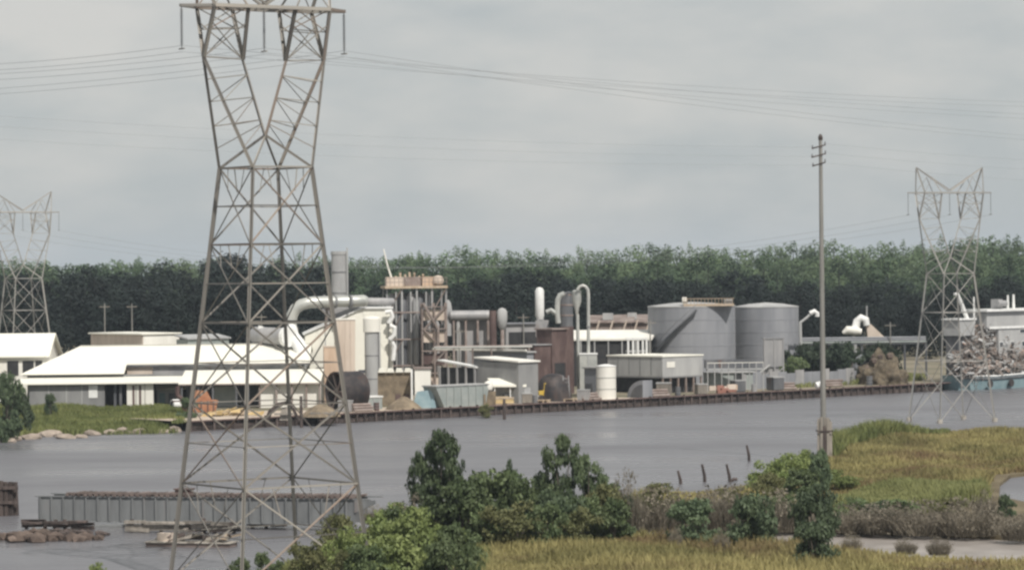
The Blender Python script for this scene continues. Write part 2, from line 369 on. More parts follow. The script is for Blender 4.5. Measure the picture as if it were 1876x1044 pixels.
# marsh: one sheet with the inlet and the ditch cut into its outline
mo = [(380,1250),(430,1085),(500,1046),(560,1020),(600,1000),(640,975),(700,960),(760,948),(900,935),(1050,930),(1130,925),(1200,913),(1320,906),(1395,898),(1425,872),(1490,846),(1520,822),(1560,806),(1640,796),(1740,792),(1876,796),(2300,802),
      (2300,868),(1876,866),(1852,869),(1832,884),(1830,908),(1876,918),(2300,940),
      (2300,1004),(1876,984),(1700,975),(1500,971),(1350,967),(1180,963),(1140,968),(1170,986),(1350,1001),(1480,1010),(1700,1022),(1876,1032),(2300,1056),(2300,1250)]
mpts = [G(x, y, .3) for x, y in mo]
me = bpy.data.meshes.new('marsh'); bm = bmesh.new()
vt = [bm.verts.new(p) for p in mpts]; vb = [bm.verts.new((p.x, p.y, -.6)) for p in mpts]
f = bm.faces.new(vt); f.normal_update()
if f.normal.z < 0: f.normal_flip()
for i in range(len(vt)):
    j = (i + 1) % len(vt); bm.faces.new((vt[i], vt[j], vb[j], vb[i]))
bmesh.ops.triangulate(bm, faces=[f]); bm.to_mesh(me); bm.free(); me.materials.append(M['marsh_ground'])
o = link('marsh_ground', me); o['kind'] = 'structure'
structure('mud_flat', MB().poly([G(x, y, .03) for x, y in ((1120,960),(1200,958),(1500,966),(1876,978),(2300,1000),(2300,1070),(1876,1046),(1480,1024),(1150,996))]), M['mud'])
# ------------------------------------------------------------------ grass: tufts of bent blades
def inside(poly, x, y):
    c = np.zeros(len(x), bool); n = len(poly); j = n - 1
    for i in range(n):
        xi, yi = poly[i]; xj, yj = poly[j]
        c ^= ((yi > y) != (yj > y)) & (x < (xj - xi) * (y - yi) / ((yj - yi) + 1e-12) + xi); j = i
    return c
def grass(name, label, poly_px, ground, n, h, m, wd=.09, seed=0, clip=None, zf=None, cat='grass'):
    rng = np.random.default_rng(seed); poly = [(p.x, p.y) for p in (G(x, y, ground) for x, y in poly_px)]
    xs = [p[0] for p in poly]; ys = [p[1] for p in poly]
    x = rng.uniform(min(xs), max(xs), n * 3); y = rng.uniform(min(ys), max(ys), n * 3)
    k = inside(poly, x, y)
    if clip is not None: k &= inside(clip, x, y)
    x = x[k][:n]; y = y[k][:n]; n = len(x); z = np.full(n, ground) if zf is None else zf(x, y)
    patch = .66 + .45 * np.sin(x * .31 + 1.3 * np.sin(y * .11)) * np.sin(y * .09 + x * .17)
    B = 4; x = np.repeat(x, B) + rng.normal(0, .22, n*B); y = np.repeat(y, B) + rng.normal(0, .22, n*B); z = np.repeat(z, B); patch = np.repeat(patch, B)
    hh = h * patch * rng.uniform(.5, 1.15, n*B); a = rng.uniform(0, 6.28, n*B); w2 = wd * rng.uniform(.5, 1.2, n*B) * .5
    lx = rng.normal(0, .3, n*B) * hh; ly = rng.normal(0, .3, n*B) * hh; k = n * B
    v = np.zeros((k, 5, 3))
    ca, sa = np.cos(a) * w2, np.sin(a) * w2
    v[:,0] = np.stack([x - ca, y - sa, z - .05], 1); v[:,1] = np.stack([x + ca, y + sa, z - .05], 1)
    v[:,2] = np.stack([x + ca*.8 + lx*.35, y + sa*.8 + ly*.35, z + hh*.6], 1); v[:,3] = np.stack([x - ca*.8 + lx*.35, y - sa*.8 + ly*.35, z + hh*.6], 1)
    v[:,4] = np.stack([x + lx, y + ly, z + hh], 1)
    me = bpy.data.meshes.new(name); me.vertices.add(5*k); me.vertices.foreach_set('co', v.ravel())
    idx = (np.arange(k)[:, None] * 5 + np.array([0,1,2,3, 3,2,4])).astype(np.int32)
    me.loops.add(7*k); me.loops.foreach_set('vertex_index', idx.ravel())
    ls = (np.arange(k)[:, None] * 7 + np.array([0, 4])).astype(np.int32)
    me.polygons.add(2*k); me.polygons.foreach_set('loop_start', ls.ravel()); me.materials.append(m); me.update(calc_edges=True)
    return tag(link(name, me), label, cat, kind='stuff')
MW = [(p.x, p.y) for p in mpts]
grass('marsh_grass', 'golden brown marsh grass covering the near bank below the ditch', [(300,1250),(820,1000),(1150,984),(1350,1000),(1480,1009),(1700,1021),(1876,1031),(2100,1043),(2100,1250)], .3, 26000, 1.0, M['marsh_gold'], .10, 1, MW)
grass('marsh_grass', 'golden marsh grass on the point behind the wooden pole', [(1120,935),(1200,908),(1395,893),(1425,868),(1490,842),(1520,818),(1560,803),(1740,789),(2150,797),(2150,868),(1876,864),(1820,870),(1800,900),(1500,930),(1300,940)], .3, 24000, 1.1, M['marsh_gold'], .14, 2, MW)
grass('reed_bed', 'fresh green reeds fringing the point beside the wooden pole', [(1520,824),(1560,806),(1640,796),(1735,792),(1735,799),(1640,808),(1560,822),(1525,845)], .3, 5200, 2.3, M['bank_green'], .17, 3, MW, cat='reeds')
grass('reed_bed', 'olive green reeds along the marsh edge above the dry brush', [(1530,935),(1560,905),(1700,893),(1800,895),(1805,922),(1700,940)], .3, 6500, 1.7, M['marsh_green'], .14, 4, MW, cat='reeds')
grass('reed_bed', 'pale dry reeds lining the ditch under the dark brush', [(1150,966),(1350,962),(1500,955),(1876,955),(2100,975),(2100,994),(1876,983),(1700,974),(1500,970),(1180,962)], .3, 3200, .8, M['brush_grey'], .10, 5, MW, cat='reeds')
grass('reed_bed', 'olive reeds and weeds around the feet of the tall near pylon', [(470,1080),(520,1042),(590,1008),(640,980),(740,960),(850,950),(900,990),(860,1120),(470,1120)], .3, 9000, 1.3, M['marsh_green'], .09, 6, MW, cat='reeds')
bl = [(p.x, p.y) for p in bank_lo]; bh = [(p.x, p.y) for p in bank_hi]
def bankz(x, y):
    lo = np.interp(x, [p[0] for p in bl], [p[1] for p in bl]); hi = np.interp(x, [p[0] for p in bh], [p[1] for p in bh])
    return np.clip(-.15 + (YG + .15) * (y - lo) / (hi - lo), 0, YG)
grass('bank_grass', 'bright green grass on the river bank below the white warehouse', [(-100,790),(60,790),(200,787),(330,784),(345,752),(-100,752)], .6, 15000, .95, M['bank_green'], .17, 7, zf=bankz)
grass('yard_weeds', 'weeds growing on the yard by the wharf past the round tanks', [(1450,708),(1480,690),(1690,688),(1690,697),(1450,711)], YG, 2600, 1.2, M['marsh_green'], .2, 8, cat='weeds')
# ------------------------------------------------------------------ forest behind the plant
def pine_crown(name, seed, m, n, size, narrow=1.0, lo=.35):
    rng = np.random.default_rng(seed); lobes = []
    for i in range(12):
        z = rng.uniform(lo, .93); r = (.26 * (1.02 - z) / .6 + .10) * narrow; a = rng.uniform(0, 6.28); k = rng.uniform(.1, .8) * r
        lobes.append((k*math.cos(a), k*math.sin(a), z, r*.62, r*.62, .075))
    lobes.append((0, 0, .93, .075*narrow, .075*narrow, .07))
    c, d = lobes_points(rng, lobes, n)
    nrm = d + rng.normal(size=d.shape) * .32 + np.array([0, 0, .45])
    return quads_mesh(name, c, nrm, size, m, rng, 1.5)
def round_crown(name, seed, m, n, size):
    rng = np.random.default_rng(seed); lobes = []
    for i in range(12):
        a = rng.uniform(0, 6.28); rad = math.sqrt(rng.random()) * .26; z = rng.uniform(.25, .86 - rad * .8); r = rng.uniform(.10, .17)
        lobes.append((rad*math.cos(a), rad*math.sin(a), z, r, r, r * .8))
    lobes.append((0, 0, .86, .13, .13, .12)); lobes.append((.02, 0, .2, .2, .2, .2))
    c, d = lobes_points(rng, lobes, n); c[:, 2] = np.clip(c[:, 2], .02, None)
    nrm = d + rng.normal(size=d.shape) * .32 + np.array([0, 0, .45])
    return quads_mesh(name, c, nrm, size, m, rng, 1.5)
trunk_me = MB().tube([(0,0,-.01),(.004,.004,.5),(0,0,.9)], [.010,.008,.004], 6).mesh('trunk', M['bark_dark'])
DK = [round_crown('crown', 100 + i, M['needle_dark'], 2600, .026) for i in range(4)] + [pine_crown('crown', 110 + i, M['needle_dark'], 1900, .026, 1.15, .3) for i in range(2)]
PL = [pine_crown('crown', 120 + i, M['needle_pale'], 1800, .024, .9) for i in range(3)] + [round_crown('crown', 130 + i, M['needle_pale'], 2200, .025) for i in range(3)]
rf = random.Random(77)
def interp(t, x):
    for (a, ya), (b, yb) in zip(t, t[1:]):
        if a <= x <= b: return ya + (yb - ya) * (x - a) / (b - a)
    return t[-1][1] if x > t[-1][0] else t[0][1]
ZONES = [(40, 'behind the far left pylon'), (130, 'behind the white gabled shed'), (330, 'behind the long warehouse roof'), (480, 'behind the near pylon'), (600, 'behind the bent duct'), (690, 'beside the smoke stack'), (830, 'behind the reactor tower'), (960, 'behind the long grey cylinder'), (1100, 'behind the pipe bends and cyclones'), (1200, 'behind the rusty sheds'), (1350, 'behind the wide tank'), (1480, 'behind the round tank'), (1560, 'behind the tall wooden pole'), (1680, 'behind the pipe bridge'), (1800, 'behind the twin peaked pylon'), (9999, 'behind the ship')]
def zone(px): return next(s for a, s in ZONES if px < a)
def wood_tree(name, label, group, px, D, ytop, crowns, wide):
    ytop += 3.5 * math.sin(px * .021 + D * .01) + 2.5 * math.sin(px * .057)
    if group == 'mid': label = f"mid green tree between dark wood and skyline pines {zone(px)}"; group = f"mid green trees {zone(px)}"
    elif group in ('front', 'back'): label = f"dark tree in the {'front edge' if group == 'front' else 'deeper part'} of the wood {zone(px)}"; group = f"dark trees, {'front edge' if group == 'front' else 'deeper part'}, {zone(px)}"
    elif group == 'tall': label = f"slim pine poking above the far skyline {zone(px)}"; group = f"slim skyline pines {zone(px)}"
    else: label = f"pale green pine on the far skyline {zone(px)}"; group = f"skyline pines {zone(px)}"
    loc = Y0(px, D); h = max(4, Z(px, ytop, D) - YG)
    t = thing(name, label, 'tree', loc, rf.uniform(0, 6.28), group); s = h * wide * rf.uniform(.85, 1.2); t.scale = (s, s, h)
    link('crown', rf.choice(crowns), t); link('trunk', trunk_me, t)
top_dark = [(-60,484),(60,490),(110,484),(240,490),(330,472),(390,465),(440,468),(520,470),(620,474),(660,500),(760,518),(860,510),(920,488),(965,478),(1010,490),(1050,512),(1100,510),(1150,498),(1220,488),(1290,496),(1400,494),(1500,510),(1640,512),(1700,506),(1876,500),(1960,494)]
px = -70
while px < 1960:                                   # front edge of the dark wood
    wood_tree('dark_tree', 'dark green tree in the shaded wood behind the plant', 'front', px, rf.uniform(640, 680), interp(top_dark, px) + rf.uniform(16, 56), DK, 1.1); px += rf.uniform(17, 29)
px = -70
while px < 1960:
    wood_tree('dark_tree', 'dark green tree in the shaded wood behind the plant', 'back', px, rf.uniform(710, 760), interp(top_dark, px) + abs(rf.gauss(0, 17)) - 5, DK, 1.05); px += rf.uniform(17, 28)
top_pale_ = 0
top_pale = [(-60,470),(100,473),(200,471),(330,468),(600,466),(660,459),(740,462),(800,456),(850,448),(900,456),(1000,456),(1080,452),(1180,445),(1250,446),(1330,446),(1400,448),(1440,440),(1500,438),(1560,442),(1640,436),(1700,440),(1760,434),(1800,430),(1876,434),(1960,430)]
px = -70
while px < 1960:
    gq = 'pale'
    if rf.random() < .09: y = interp(top_pale, px) - rf.uniform(2, 6); cr = PL[:3]; wd = .5; gq = 'tall'
    else: y = interp(top_pale, px) + abs(rf.gauss(0, 5)); cr = PL; wd = .85
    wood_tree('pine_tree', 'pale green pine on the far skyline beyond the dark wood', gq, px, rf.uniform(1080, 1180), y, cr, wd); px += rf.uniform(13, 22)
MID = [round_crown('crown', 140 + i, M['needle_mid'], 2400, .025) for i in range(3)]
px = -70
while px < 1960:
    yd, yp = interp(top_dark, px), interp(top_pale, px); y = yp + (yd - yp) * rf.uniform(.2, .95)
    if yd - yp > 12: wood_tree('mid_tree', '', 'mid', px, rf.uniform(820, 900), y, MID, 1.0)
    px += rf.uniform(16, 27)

rng = np.random.default_rng(5); cc = []; dd = []
for i in range(420):                               # canopy of the far wood, one mass
    px = rng.uniform(-120, 2000); D = rng.uniform(900, 1300); k = (D - 900) / 400
    y = interp(top_pale, px) + 8 + 34 * (1 - k) + abs(rng.normal(0, 5)); c = At(px, y, D)
    lob = [(c.x + rng.normal(0, 2), c.y + rng.normal(0, 2), c.z - 3 - j * 4.2, 4.4 + j * .5, 4.4 + j * .5, 3.2) for j in range(5)]
    a, b = lobes_points(rng, lob, 420); cc.append(a); dd.append(b)
cc = np.concatenate(cc); dd = np.concatenate(dd)
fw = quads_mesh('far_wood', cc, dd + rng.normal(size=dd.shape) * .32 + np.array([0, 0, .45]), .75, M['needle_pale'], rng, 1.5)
tag(link('far_wood', fw), 'pale green mass of woodland filling the hollow behind the dark wood', 'woodland', kind='stuff')
# ------------------------------------------------------------------ lattice pylons
def angle_bar():
    mb = MB(); t = .14; pts = [(0,0),(1,0),(1,t),(t,t),(t,1),(0,1)]
    return mb.prism([(x-.5, y-.5, 0) for x, y in pts], (0, 0, 1))
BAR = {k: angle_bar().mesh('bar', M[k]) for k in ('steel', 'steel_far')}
BOXBAR = {k: MB().box(-.5,-.5,0,.5,.5,1).mesh('bar', M[k]) for k in ('steel', 'steel_far', 'timber', 'rusty_frame', 'glass_insulator')}
_plates = [0]
def bar(root, name, p, q, wd, m, solid=False):
    p = Vector(p); q = Vector(q); o = link(name, (BOXBAR if solid else BAR)[m], root)
    o.location = p; d = q - p; o.rotation_mode = 'QUATERNION'
    o.rotation_quaternion = d.to_track_quat('Z', 'Y'); o.scale = (wd, wd, d.length); return o
def pylon(label, loc, rz, ext, m, detail, thick, insul_lean=0.0):
    t = thing('lattice_pylon', label, 'pylon', loc, rz, 'lattice pylons of the power line')
    wz = 19.3 + ext - .5; k = .097                   # waist height; growth of the half width per metre below it
    def c(i, z):                                     # corner i of the body at height z
        h = 2.16 + max(0, wz - z) * k; return Vector(((-h, -h, z), (h, -h, z), (h, h, z), (-h, h, z))[i])
    for i in range(4): bar(t, 'leg', c(i, -.4), c(i, wz), .235 * thick, m)
    lv = [wz, wz - 4.9, wz - 9.9, wz - 20.2, wz - 26.0, -.2] if ext > 3 else [wz, wz - 4.9, wz - 11.0, -.2]
    lv = [z for z in lv if z > 1] + [-.2]
    for s in range(4):
        j = (s + 1) % 4
        for a, b in zip(lv, lv[1:]):
            big = (a - b) > 7; w1 = (.105 if big else .09) * thick
            A, B_, C_, D_ = c(s, a), c(j, a), c(s, b), c(j, b)
            if a < wz or s in (0, 1, 2, 3): bar(t, 'strut', A, B_, .115 * thick, m)
            if big and detail:                       # a long panel: an inverted V from the middle of the upper strut, with sub bracing
                mid = (A + B_) / 2; z2 = (a + b) / 2; P_, Q_ = c(s, z2), c(j, z2)
                bar(t, 'brace', A, Q_.lerp(D_, .0), w1, m); bar(t, 'brace', B_, P_, w1, m)
                bar(t, 'brace', P_, D_, w1, m); bar(t, 'brace', Q_, C_, w1, m); bar(t, 'strut', P_, Q_, w1 * .7, m)
                x1 = (A + Q_ + B_ + P_) / 4; x2 = (P_ + D_ + Q_ + C_) / 4
                for e, fz in ((A, .5), (P_, .5)): pass
                for X_, u0, u1 in ((x1, A, P_), (x1, B_, Q_), (x2, P_, C_), (x2, Q_, D_)): bar(t, 'brace', X_, (u0 + u1) / 2, w1 * .55, m)
            else:
                bar(t, 'brace', A, D_, w1, m); bar(t, 'brace', B_, C_, w1, m)
                if detail:
                    X_ = (A + B_ + C_ + D_) / 4; zx = (a + b) / 2
                    bar(t, 'strut', c(s, zx), c(j, zx), w1 * .8, m)
                    for q_ in (.25, .75): bar(t, 'brace', A.lerp(B_, q_), (A if q_ < .5 else B_).lerp(X_, .62), w1 * .55, m)
    az = wz + 10.2; pz = wz + 7.0; W = .14 * thick
    K = Vector((0, 0, wz + 2.1)); cor = [c(i, wz) for i in range(4)]
    for q_ in cor: bar(t, 'brace', q_, K, .15 * thick, m)
    for sx, ids in ((-1, (0, 3)), (1, (1, 2))):
        PO = Vector((sx * 4.4, 0, pz)); PI = Vector((sx * 1.55, 0, pz - .1))
        for i in ids:
            bar(t, 'mast_leg', cor[i], PO, .19 * thick, m)
            lac = [(.18, .15), (.38, .2), (.38, .5), (.6, .5), (.6, .8), (.8, .8)]
            for u, v in lac: bar(t, 'brace', cor[i].lerp(PO, u), K.lerp(PI, v), W * .45, m)
        bar(t, 'mast_leg', K, PI, .19 * thick, m); 
        for yb in (-1.2, 1.2):
            AO = Vector((sx * 4.2, yb, az)); AI = Vector((sx * 1.72, yb * .9, az))
            bar(t, 'mast_leg', PO, AO, .2 * thick, m); bar(t, 'mast_leg', PI, AI, .2 * thick, m)
            bar(t, 'brace', PO, AI.lerp(PI, .3), W * .6, m); bar(t, 'brace', PI, AO.lerp(PO, .3), W * .6, m)
            bar(t, 'brace', PO.lerp(AO, .55), AI, W * .55, m); bar(t, 'brace', PI.lerp(AI, .6), AO, W * .55, m); bar(t, 'brace', PO.lerp(AO, .55), PI.lerp(AI, .6), W * .5, m)
            bar(t, 'brace', PO, PI, W * .6, m) if yb > 0 else None
        tip = Vector((sx * 4.75, 0, az + 3.2))       # earth wire peak
        for yb in (-1.2, 1.2):
            bar(t, 'mast_leg', (sx * 4.2, yb, az), tip, .17 * thick, m); bar(t, 'mast_leg', (sx * 1.72, yb * .9, az), (sx * 2.9, yb * .55, az + 2.0), .14 * thick, m)
            bar(t, 'brace', (sx * 4.2, yb, az), (sx * 2.9, yb * .55, az + 2.0), W * .6, m)
            bar(t, 'brace', tip, (0, yb * .3, az + .25), .15 * thick, m)
    for yb in (-1.2, 1.2):
        bar(t, 'crossarm', (-4.2, yb, az), (4.2, yb, az), .22 * thick, m)
        for sx in (-1, 1): bar(t, 'crossarm', (sx * 4.2, yb, az), (sx * 6.0, 0, az), .2 * thick, m)
    for i in range(9):
        x = -4.2 + i * 1.05; 
        if i < 8: bar(t, 'brace', (x, -1.2 if i % 2 else 1.2, az), (x + 1.05, 1.2 if i % 2 else -1.2, az), W * .5, m)
    for x in (-5.95, 0, 5.95):                       # insulator strings
        mb = MB(); z0 = az
        n_ = 18 if detail else 8
        mb.cyl((x, 0, z0), (x, 0, z0 - 2.75), .035 * thick, n=6)
        for i in range(n_): 
            z = z0 - .25 - 2.3 * i / n_; mb.lathe([(.03, z - .06), (.13 * min(1.5, thick), z - .03), (.05, z + .02)], (x, 0, 0), 8)
        part(t, 'insulator', mb, M['glass_insulator'])
        bar(t, 'clamp', (x, -.35, z0 - 2.75), (x, .35, z0 - 2.75), .08, m, True)
    return t, az
NEAR = Vector((X(493, 210, 900), 210, .35)); NRZ = R(33.6)
near, naz = pylon('tall rusty lattice pylon rising from the weeds, cut off at the top of the picture', NEAR, NRZ, 7.4, 'steel', True, 1.0)
F1 = Vector((X(1742, 414, 600), 414, .3))
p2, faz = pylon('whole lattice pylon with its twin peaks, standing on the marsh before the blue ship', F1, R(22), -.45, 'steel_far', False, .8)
F2 = Vector((X(44, 505, 600), 505, YG))
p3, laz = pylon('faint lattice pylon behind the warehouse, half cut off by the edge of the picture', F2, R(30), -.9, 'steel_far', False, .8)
def concrete_feet(t, h):
    for sx in (-1, 1):
        for sy in (-1, 1): part(t, 'footing', MB().cyl((sx*h, sy*h, -.9), (sx*h, sy*h, .15), .35, n=10), M['concrete'])
concrete_feet(near, 2.16 + .097 * (18.8 + 7.4)); concrete_feet(p2, 2.16 + .097 * 18.3)
# ------------------------------------------------------------------ power lines
def cable(name, label, p, q, sag, r, group=None, cat='power line', n=36):
    p = Vector(p); q = Vector(q)
    pts = [p.lerp(q, i / n) - Vector((0, 0, sag * 4 * (i/n) * (1 - i/n))) for i in range(n + 1)]
    return whole(name, MB().tube(pts, r, 4), M['cable'], label, cat, group=group)
def arm_point(root, x, az, dy=0.0, dz=-2.8):
    c, s = math.cos(root.rotation_euler.z), math.sin(root.rotation_euler.z)
    return root.location + Vector((c * x - s * dy, s * x + c * dy, az + dz))
PH_ = [(-5.95, 'outermost hanging string over the river side'), (0, 'middle hanging string'), (5.95, 'hanging string nearest the wharf')]
RE = [At(2250, 198, 330), At(2250, 226, 335), At(2250, 278, 340)]
LE = [At(-320, 128, 235), At(-320, 150, 240), At(-320, 184, 245)]
for (x, nm), re_, le_, w1, w2 in zip(PH_, [RE[0], RE[1], RE[2]], LE, ('highest', 'middle', 'lowest'), ('highest', 'middle', 'lowest')):
    for k, ul in ((-.2, 'lower'), (.2, 'upper')):
        a = arm_point(near, x, naz, dz=-2.75 + k)
        cable('power_line', f'{ul} cable of the {w1} twin pair running from the near pylon towards the ship', a, re_ + Vector((0, 0, k)) , .9, .016, 'twin power cables')
        cable('power_line', f'{ul} cable of the {w2} twin pair running from the near pylon over the open river', a, le_ + Vector((0, 0, k)), .5, .016, 'twin power cables')
pa = [At(1490, y, 347) for y in (270, 287, 303)]
for p_, ye, ww in zip(pa, (176, 196, 222), ('top', 'middle', 'bottom')):
    cable('power_line', f'thin faint wire from the {ww} arm of the wooden pole passing behind the near pylon', p_, At(-500, ye, 290), 1.0, .014, 'thin pole wires')
for p_, ye, ww in zip([At(1516, y, 347) for y in (264, 281, 299)], (300, 318, 340), ('top', 'middle', 'bottom')):
    cable('power_line', f'thin wire from the {ww} arm of the wooden pole towards the twin peaked pylon', p_, At(2300, ye, 420), .8, .014, 'thin pole wires')
for x in (-5.95, 0, 5.95):
    cable('power_line', 'very faint wire sagging low between the two distant pylons', arm_point(p3, x, laz), arm_point(p2, x, faz), 6.2, .018, 'wires between distant pylons')
# ------------------------------------------------------------------ wooden pole with its guard
pl = thing('utility_pole', 'very tall grey wooden pole with three short crossarms standing in the marsh', 'utility pole', G(1509, 838, .3))
D = pl.location.y; hp = Z(1505, 248, D) - .3
part(pl, 'pole', MB().tube([(0,0,-.6),(0,0,hp*.5),(0,0,hp)], [.30,.25,.17], 14), M['pole_wood'], True)
for z, s in ((270, 1), (286, 1.05), (302, .95)):
    zz = Z(1505, z, D) - .3
    mb = MB(); mb.prism([(-.92*s, -.25, zz-.22), (.5*s, -.25, zz+.17), (.5*s, -.25, zz+.30), (-.92*s, -.25, zz-.06)], (0, .12, 0)); ca = part(pl, 'crossarm', mb, M['timber'])
    for xx, dz in ((-.85*s, -.08), (.44*s, .28)): part(ca, 'insulator', MB().lathe([(.06,zz+dz),(.10,zz+dz+.1),(.05,zz+dz+.16),(.09,zz+dz+.22),(.03,zz+dz+.3)], (xx,-.19,0), 8), M['glass_insulator'])
part(pl, 'pole_cap', MB().lathe([(.22,hp-.5),(.24,hp-.2),(.12,hp+.1)], (0,0,0), 10), M['timber'])
bx = thing('pile_cluster', 'cluster of pale squared timbers bound round the foot of the tall wooden pole', 'timber piles', G(1511, 843, .3))
for i, (x, y, h) in enumerate(((-.62,-.35,4.0),(-.36,-.5,4.4),(-.06,-.55,3.5),(.30,-.5,4.3),(.58,-.3,3.9),(-.5,.4,4.2),(.1,.5,4.3),(.5,.4,4.1))):
    part(bx, 'timber', MB().box(x-.14, y-.14, -.8, x+.14, y+.14, h), M['grey_timber' if i not in (2,) else 'timber'])
part(bx, 'binding', MB().box(-.82,-.74,2.9,.80,-.70,3.05).box(-.82,.60,2.9,.80,.64,3.05), M['timber'])
# ------------------------------------------------------------------ slanting posts in the shallows
for i, (px, yb, x1, y1, lb) in enumerate(((1248,896,1242,862,'short dark post leaning in the shallows, shortest of four before the marsh point'),(1292,892,1286,850,'slender dark post bent over beside the short leaning post'),(1338,892,1331,850,'dark post with a broken stub forking at its foot by the reeds'),(1373,852,1368,815,'dark leaning post standing farthest out in the open river'))):
    b = G(px, yb, -.5); tp = At(x1, y1, b.y - .4)
    t_ = thing('old_post', lb, 'post', b, group='old posts in the shallows'); v = tp - b
    part(t_, 'shaft', MB().tube([(0,0,-.4), v*.5 + Vector((.08,0,0)), v], [.16,.15,.10], 8), M['timber'], True)
    if i == 2: part(t_, 'stub', MB().tube([(0,0,.5), (.35,0,.75), (.62,.1,.7)], [.13,.16,.16], 7), M['timber'], True)
# ------------------------------------------------------------------ old swing span resting on the river
gx = At(65, 940, 258); gr = At(696, 945, 250); dv = gr - gx; GRZ = math.atan2(dv.y, dv.x); Lg = math.hypot(dv.x, dv.y)
gw = thing('bridge_span', 'long grey steel girder bridge span lying open over the water on old piers', 'bridge', (gx.x, gx.y, 0), GRZ)
zt, zb = 2.36, .5; Lb = Lg * .93
def zo(x): return -.018 * x / 1.0                   # the span sags a little towards its far end
for yy in (0, 3.0):
    g_ = part(gw, 'girder', MB().box(.25, yy, zb, Lb, yy + .05, zt), M['girder'])
    part(gw, 'flange', MB().box(0, yy - .11, zt, Lb + 1.2, yy + .22, zt + .09), M['girder']); part(gw, 'flange', MB().box(.25, yy - .11, zb - .08, Lb, yy + .22, zb), M['girder'])
st = MB().box(-.05, -.17, zb + .001, .05, -.003, zt - .001).mesh('stiffener', M['girder'])
for i in range(int(Lb / .98)):
    o = link('stiffener', st, gw); o.location = (.45 + i * .98, 0, 0)
tie = MB().box(-.12, -.18, zt + .095, .12, 3.4, zt + .24).mesh('tie', M['tie_wood'])
for i in range(48):
    o = link('tie', tie, gw); o.location = (2.8 + i * .5 + rf.uniform(-.05, .05), 0, rf.uniform(-.01, .03))
for a, b in ((2.7, 11.5), (11.6, 19.0), (19.1, 26.0)): part(gw, 'guard_timber', MB().box(a, -.1, zt + .27, b, .1, zt + .38), M['tie_wood'])
part(gw, 'control_box', MB().box(11.7, .3, zt + .27, 12.9, 1.2, zt + .62).box(11.6, .2, zt + .622, 13.0, 1.3, zt + .72), M['red_rust'])
part(gw, 'end_bracket', MB().prism([(Lb - .02,-.1,zt-.02),(Lb+1.6,-.1,zt-.02),(Lb+1.6,-.1,zt-.3),(Lb-.02,-.1,zt-1.0)], (0,.3,0)), M['girder'])
def gl(px, dy=0.0, z=0.0):                          # point on the span's line below photo column px
    k = (px - 65) / (696 - 65); return Vector((gx.x + dv.x * k, gx.y + dv.y * k, z)) + Vector((-math.sin(GRZ), math.cos(GRZ), 0)) * dy
pr = thing('bridge_pier', 'round dark pivot pier carrying the middle of the girder span', 'bridge pier', gl(385, 1.5))
part(pr, 'drum', MB().lathe([(2.3,-1),(2.3,.02),(1.9,.06),(1.9,.22)], (0,0,0), 20), M['dark_open'], True)
for i in range(10):
    a = i * .628; part(pr, 'roller_post', MB().box(1.5*math.cos(a)-.1, 1.5*math.sin(a)-.1, .0, 1.5*math.cos(a)+.1, 1.5*math.sin(a)+.1, .24), M['timber'])
def fender(label, px0, px1, dy, z, m1, seed, rows=3):
    r_ = random.Random(seed); a = gl(px0, dy); b = gl(px1, dy); ln = (b - a).length
    t_ = thing('timber_fender', label, 'fender', a, GRZ, 'timber fenders of the bridge')
    for j in range(rows):
        x = 0
        while x < ln:
            l_ = r_.uniform(1.6, 3.4); zz = z * ((j + .6) / rows) + r_.uniform(-.05, .08); yy = -j * .05 + r_.uniform(-.15, .15)
            part(t_, 'beam', MB().prism([(x, yy, zz-.05), (min(x+l_, ln+.5), yy + r_.uniform(-.3,.3), zz + r_.uniform(-.1,.1)), (min(x+l_, ln+.5), yy, zz+.22), (x, yy, zz+.2)], (0, .28, 0)), M[m1 if r_.random() < .6 else 'timber']); x += l_ * .96
    x = .3
    while x < ln:
        h = z + r_.uniform(-.25, .35); part(t_, 'pile', MB().cyl((x, .35, -1.2), (x + r_.uniform(-.15,.15), .35, h), .16, n=8), M['timber']); x += r_.uniform(.9, 1.7)
    return t_
fender('broken timber fender with pale planks in front of the pivot pier', 272, 470, -4.2, .8, 'grey_timber', 4)
fender('low dark timber fender under the end of the girder span', 62, 185, -2.4, .55, 'timber', 5)
fender('low dark beams in the water just behind the girder span', 190, 345, 4.0, .35, 'timber', 6, 2)
fender('dark collapsed timbers trailing off beneath the span towards the bushes', 440, 500, 2.0, .4, 'timber', 8, 2)
# rusty rubble mound at the edge of the picture
rb = thing('rubble_mound', 'mound of rusty brown rubble in the water at the end of the span', 'rubble', G(35, 990, 0))
for i in range(46):
    a = rf.uniform(-5.5, 6.0); y_ = rf.uniform(-1.5, 1.5); s = rf.uniform(.35, .9); z_ = max(-.2, .85 - abs(a - .8) * .13 - abs(y_) * .25) * rf.uniform(.3, 1)
    bm = bmesh.new(); bmesh.ops.create_icosphere(bm, subdivisions=1, radius=s)
    for v in bm.verts: v.co *= rf.uniform(.75, 1.15); v.co.z *= .6
    me = bpy.data.meshes.new('stone'); bm.to_mesh(me); bm.free(); me.materials.append(M['rubble']); o = link('stone', me, rb); o.location = (a, y_, z_)
rb2 = thing('rubble_mound', 'low black heap of stones and broken timber under the end of the span', 'rubble', G(125, 982, 0))
for i in range(44):
    a = rf.uniform(-2.9, 3.2); y_ = rf.uniform(-.9, 1.2); s = rf.uniform(.25, .6); z_ = max(-.1, .55 - abs(a) * .1 - abs(y_) * .2) * rf.uniform(.3, 1)
    bm = bmesh.new(); bmesh.ops.create_icosphere(bm, subdivisions=1, radius=s)
    for v in bm.verts: v.co *= rf.uniform(.75, 1.15); v.co.z *= .6
    me = bpy.data.meshes.new('stone'); bm.to_mesh(me); bm.free(); me.materials.append(M['timber']); o = link('stone', me, rb2); o.location = (a, y_, z_)
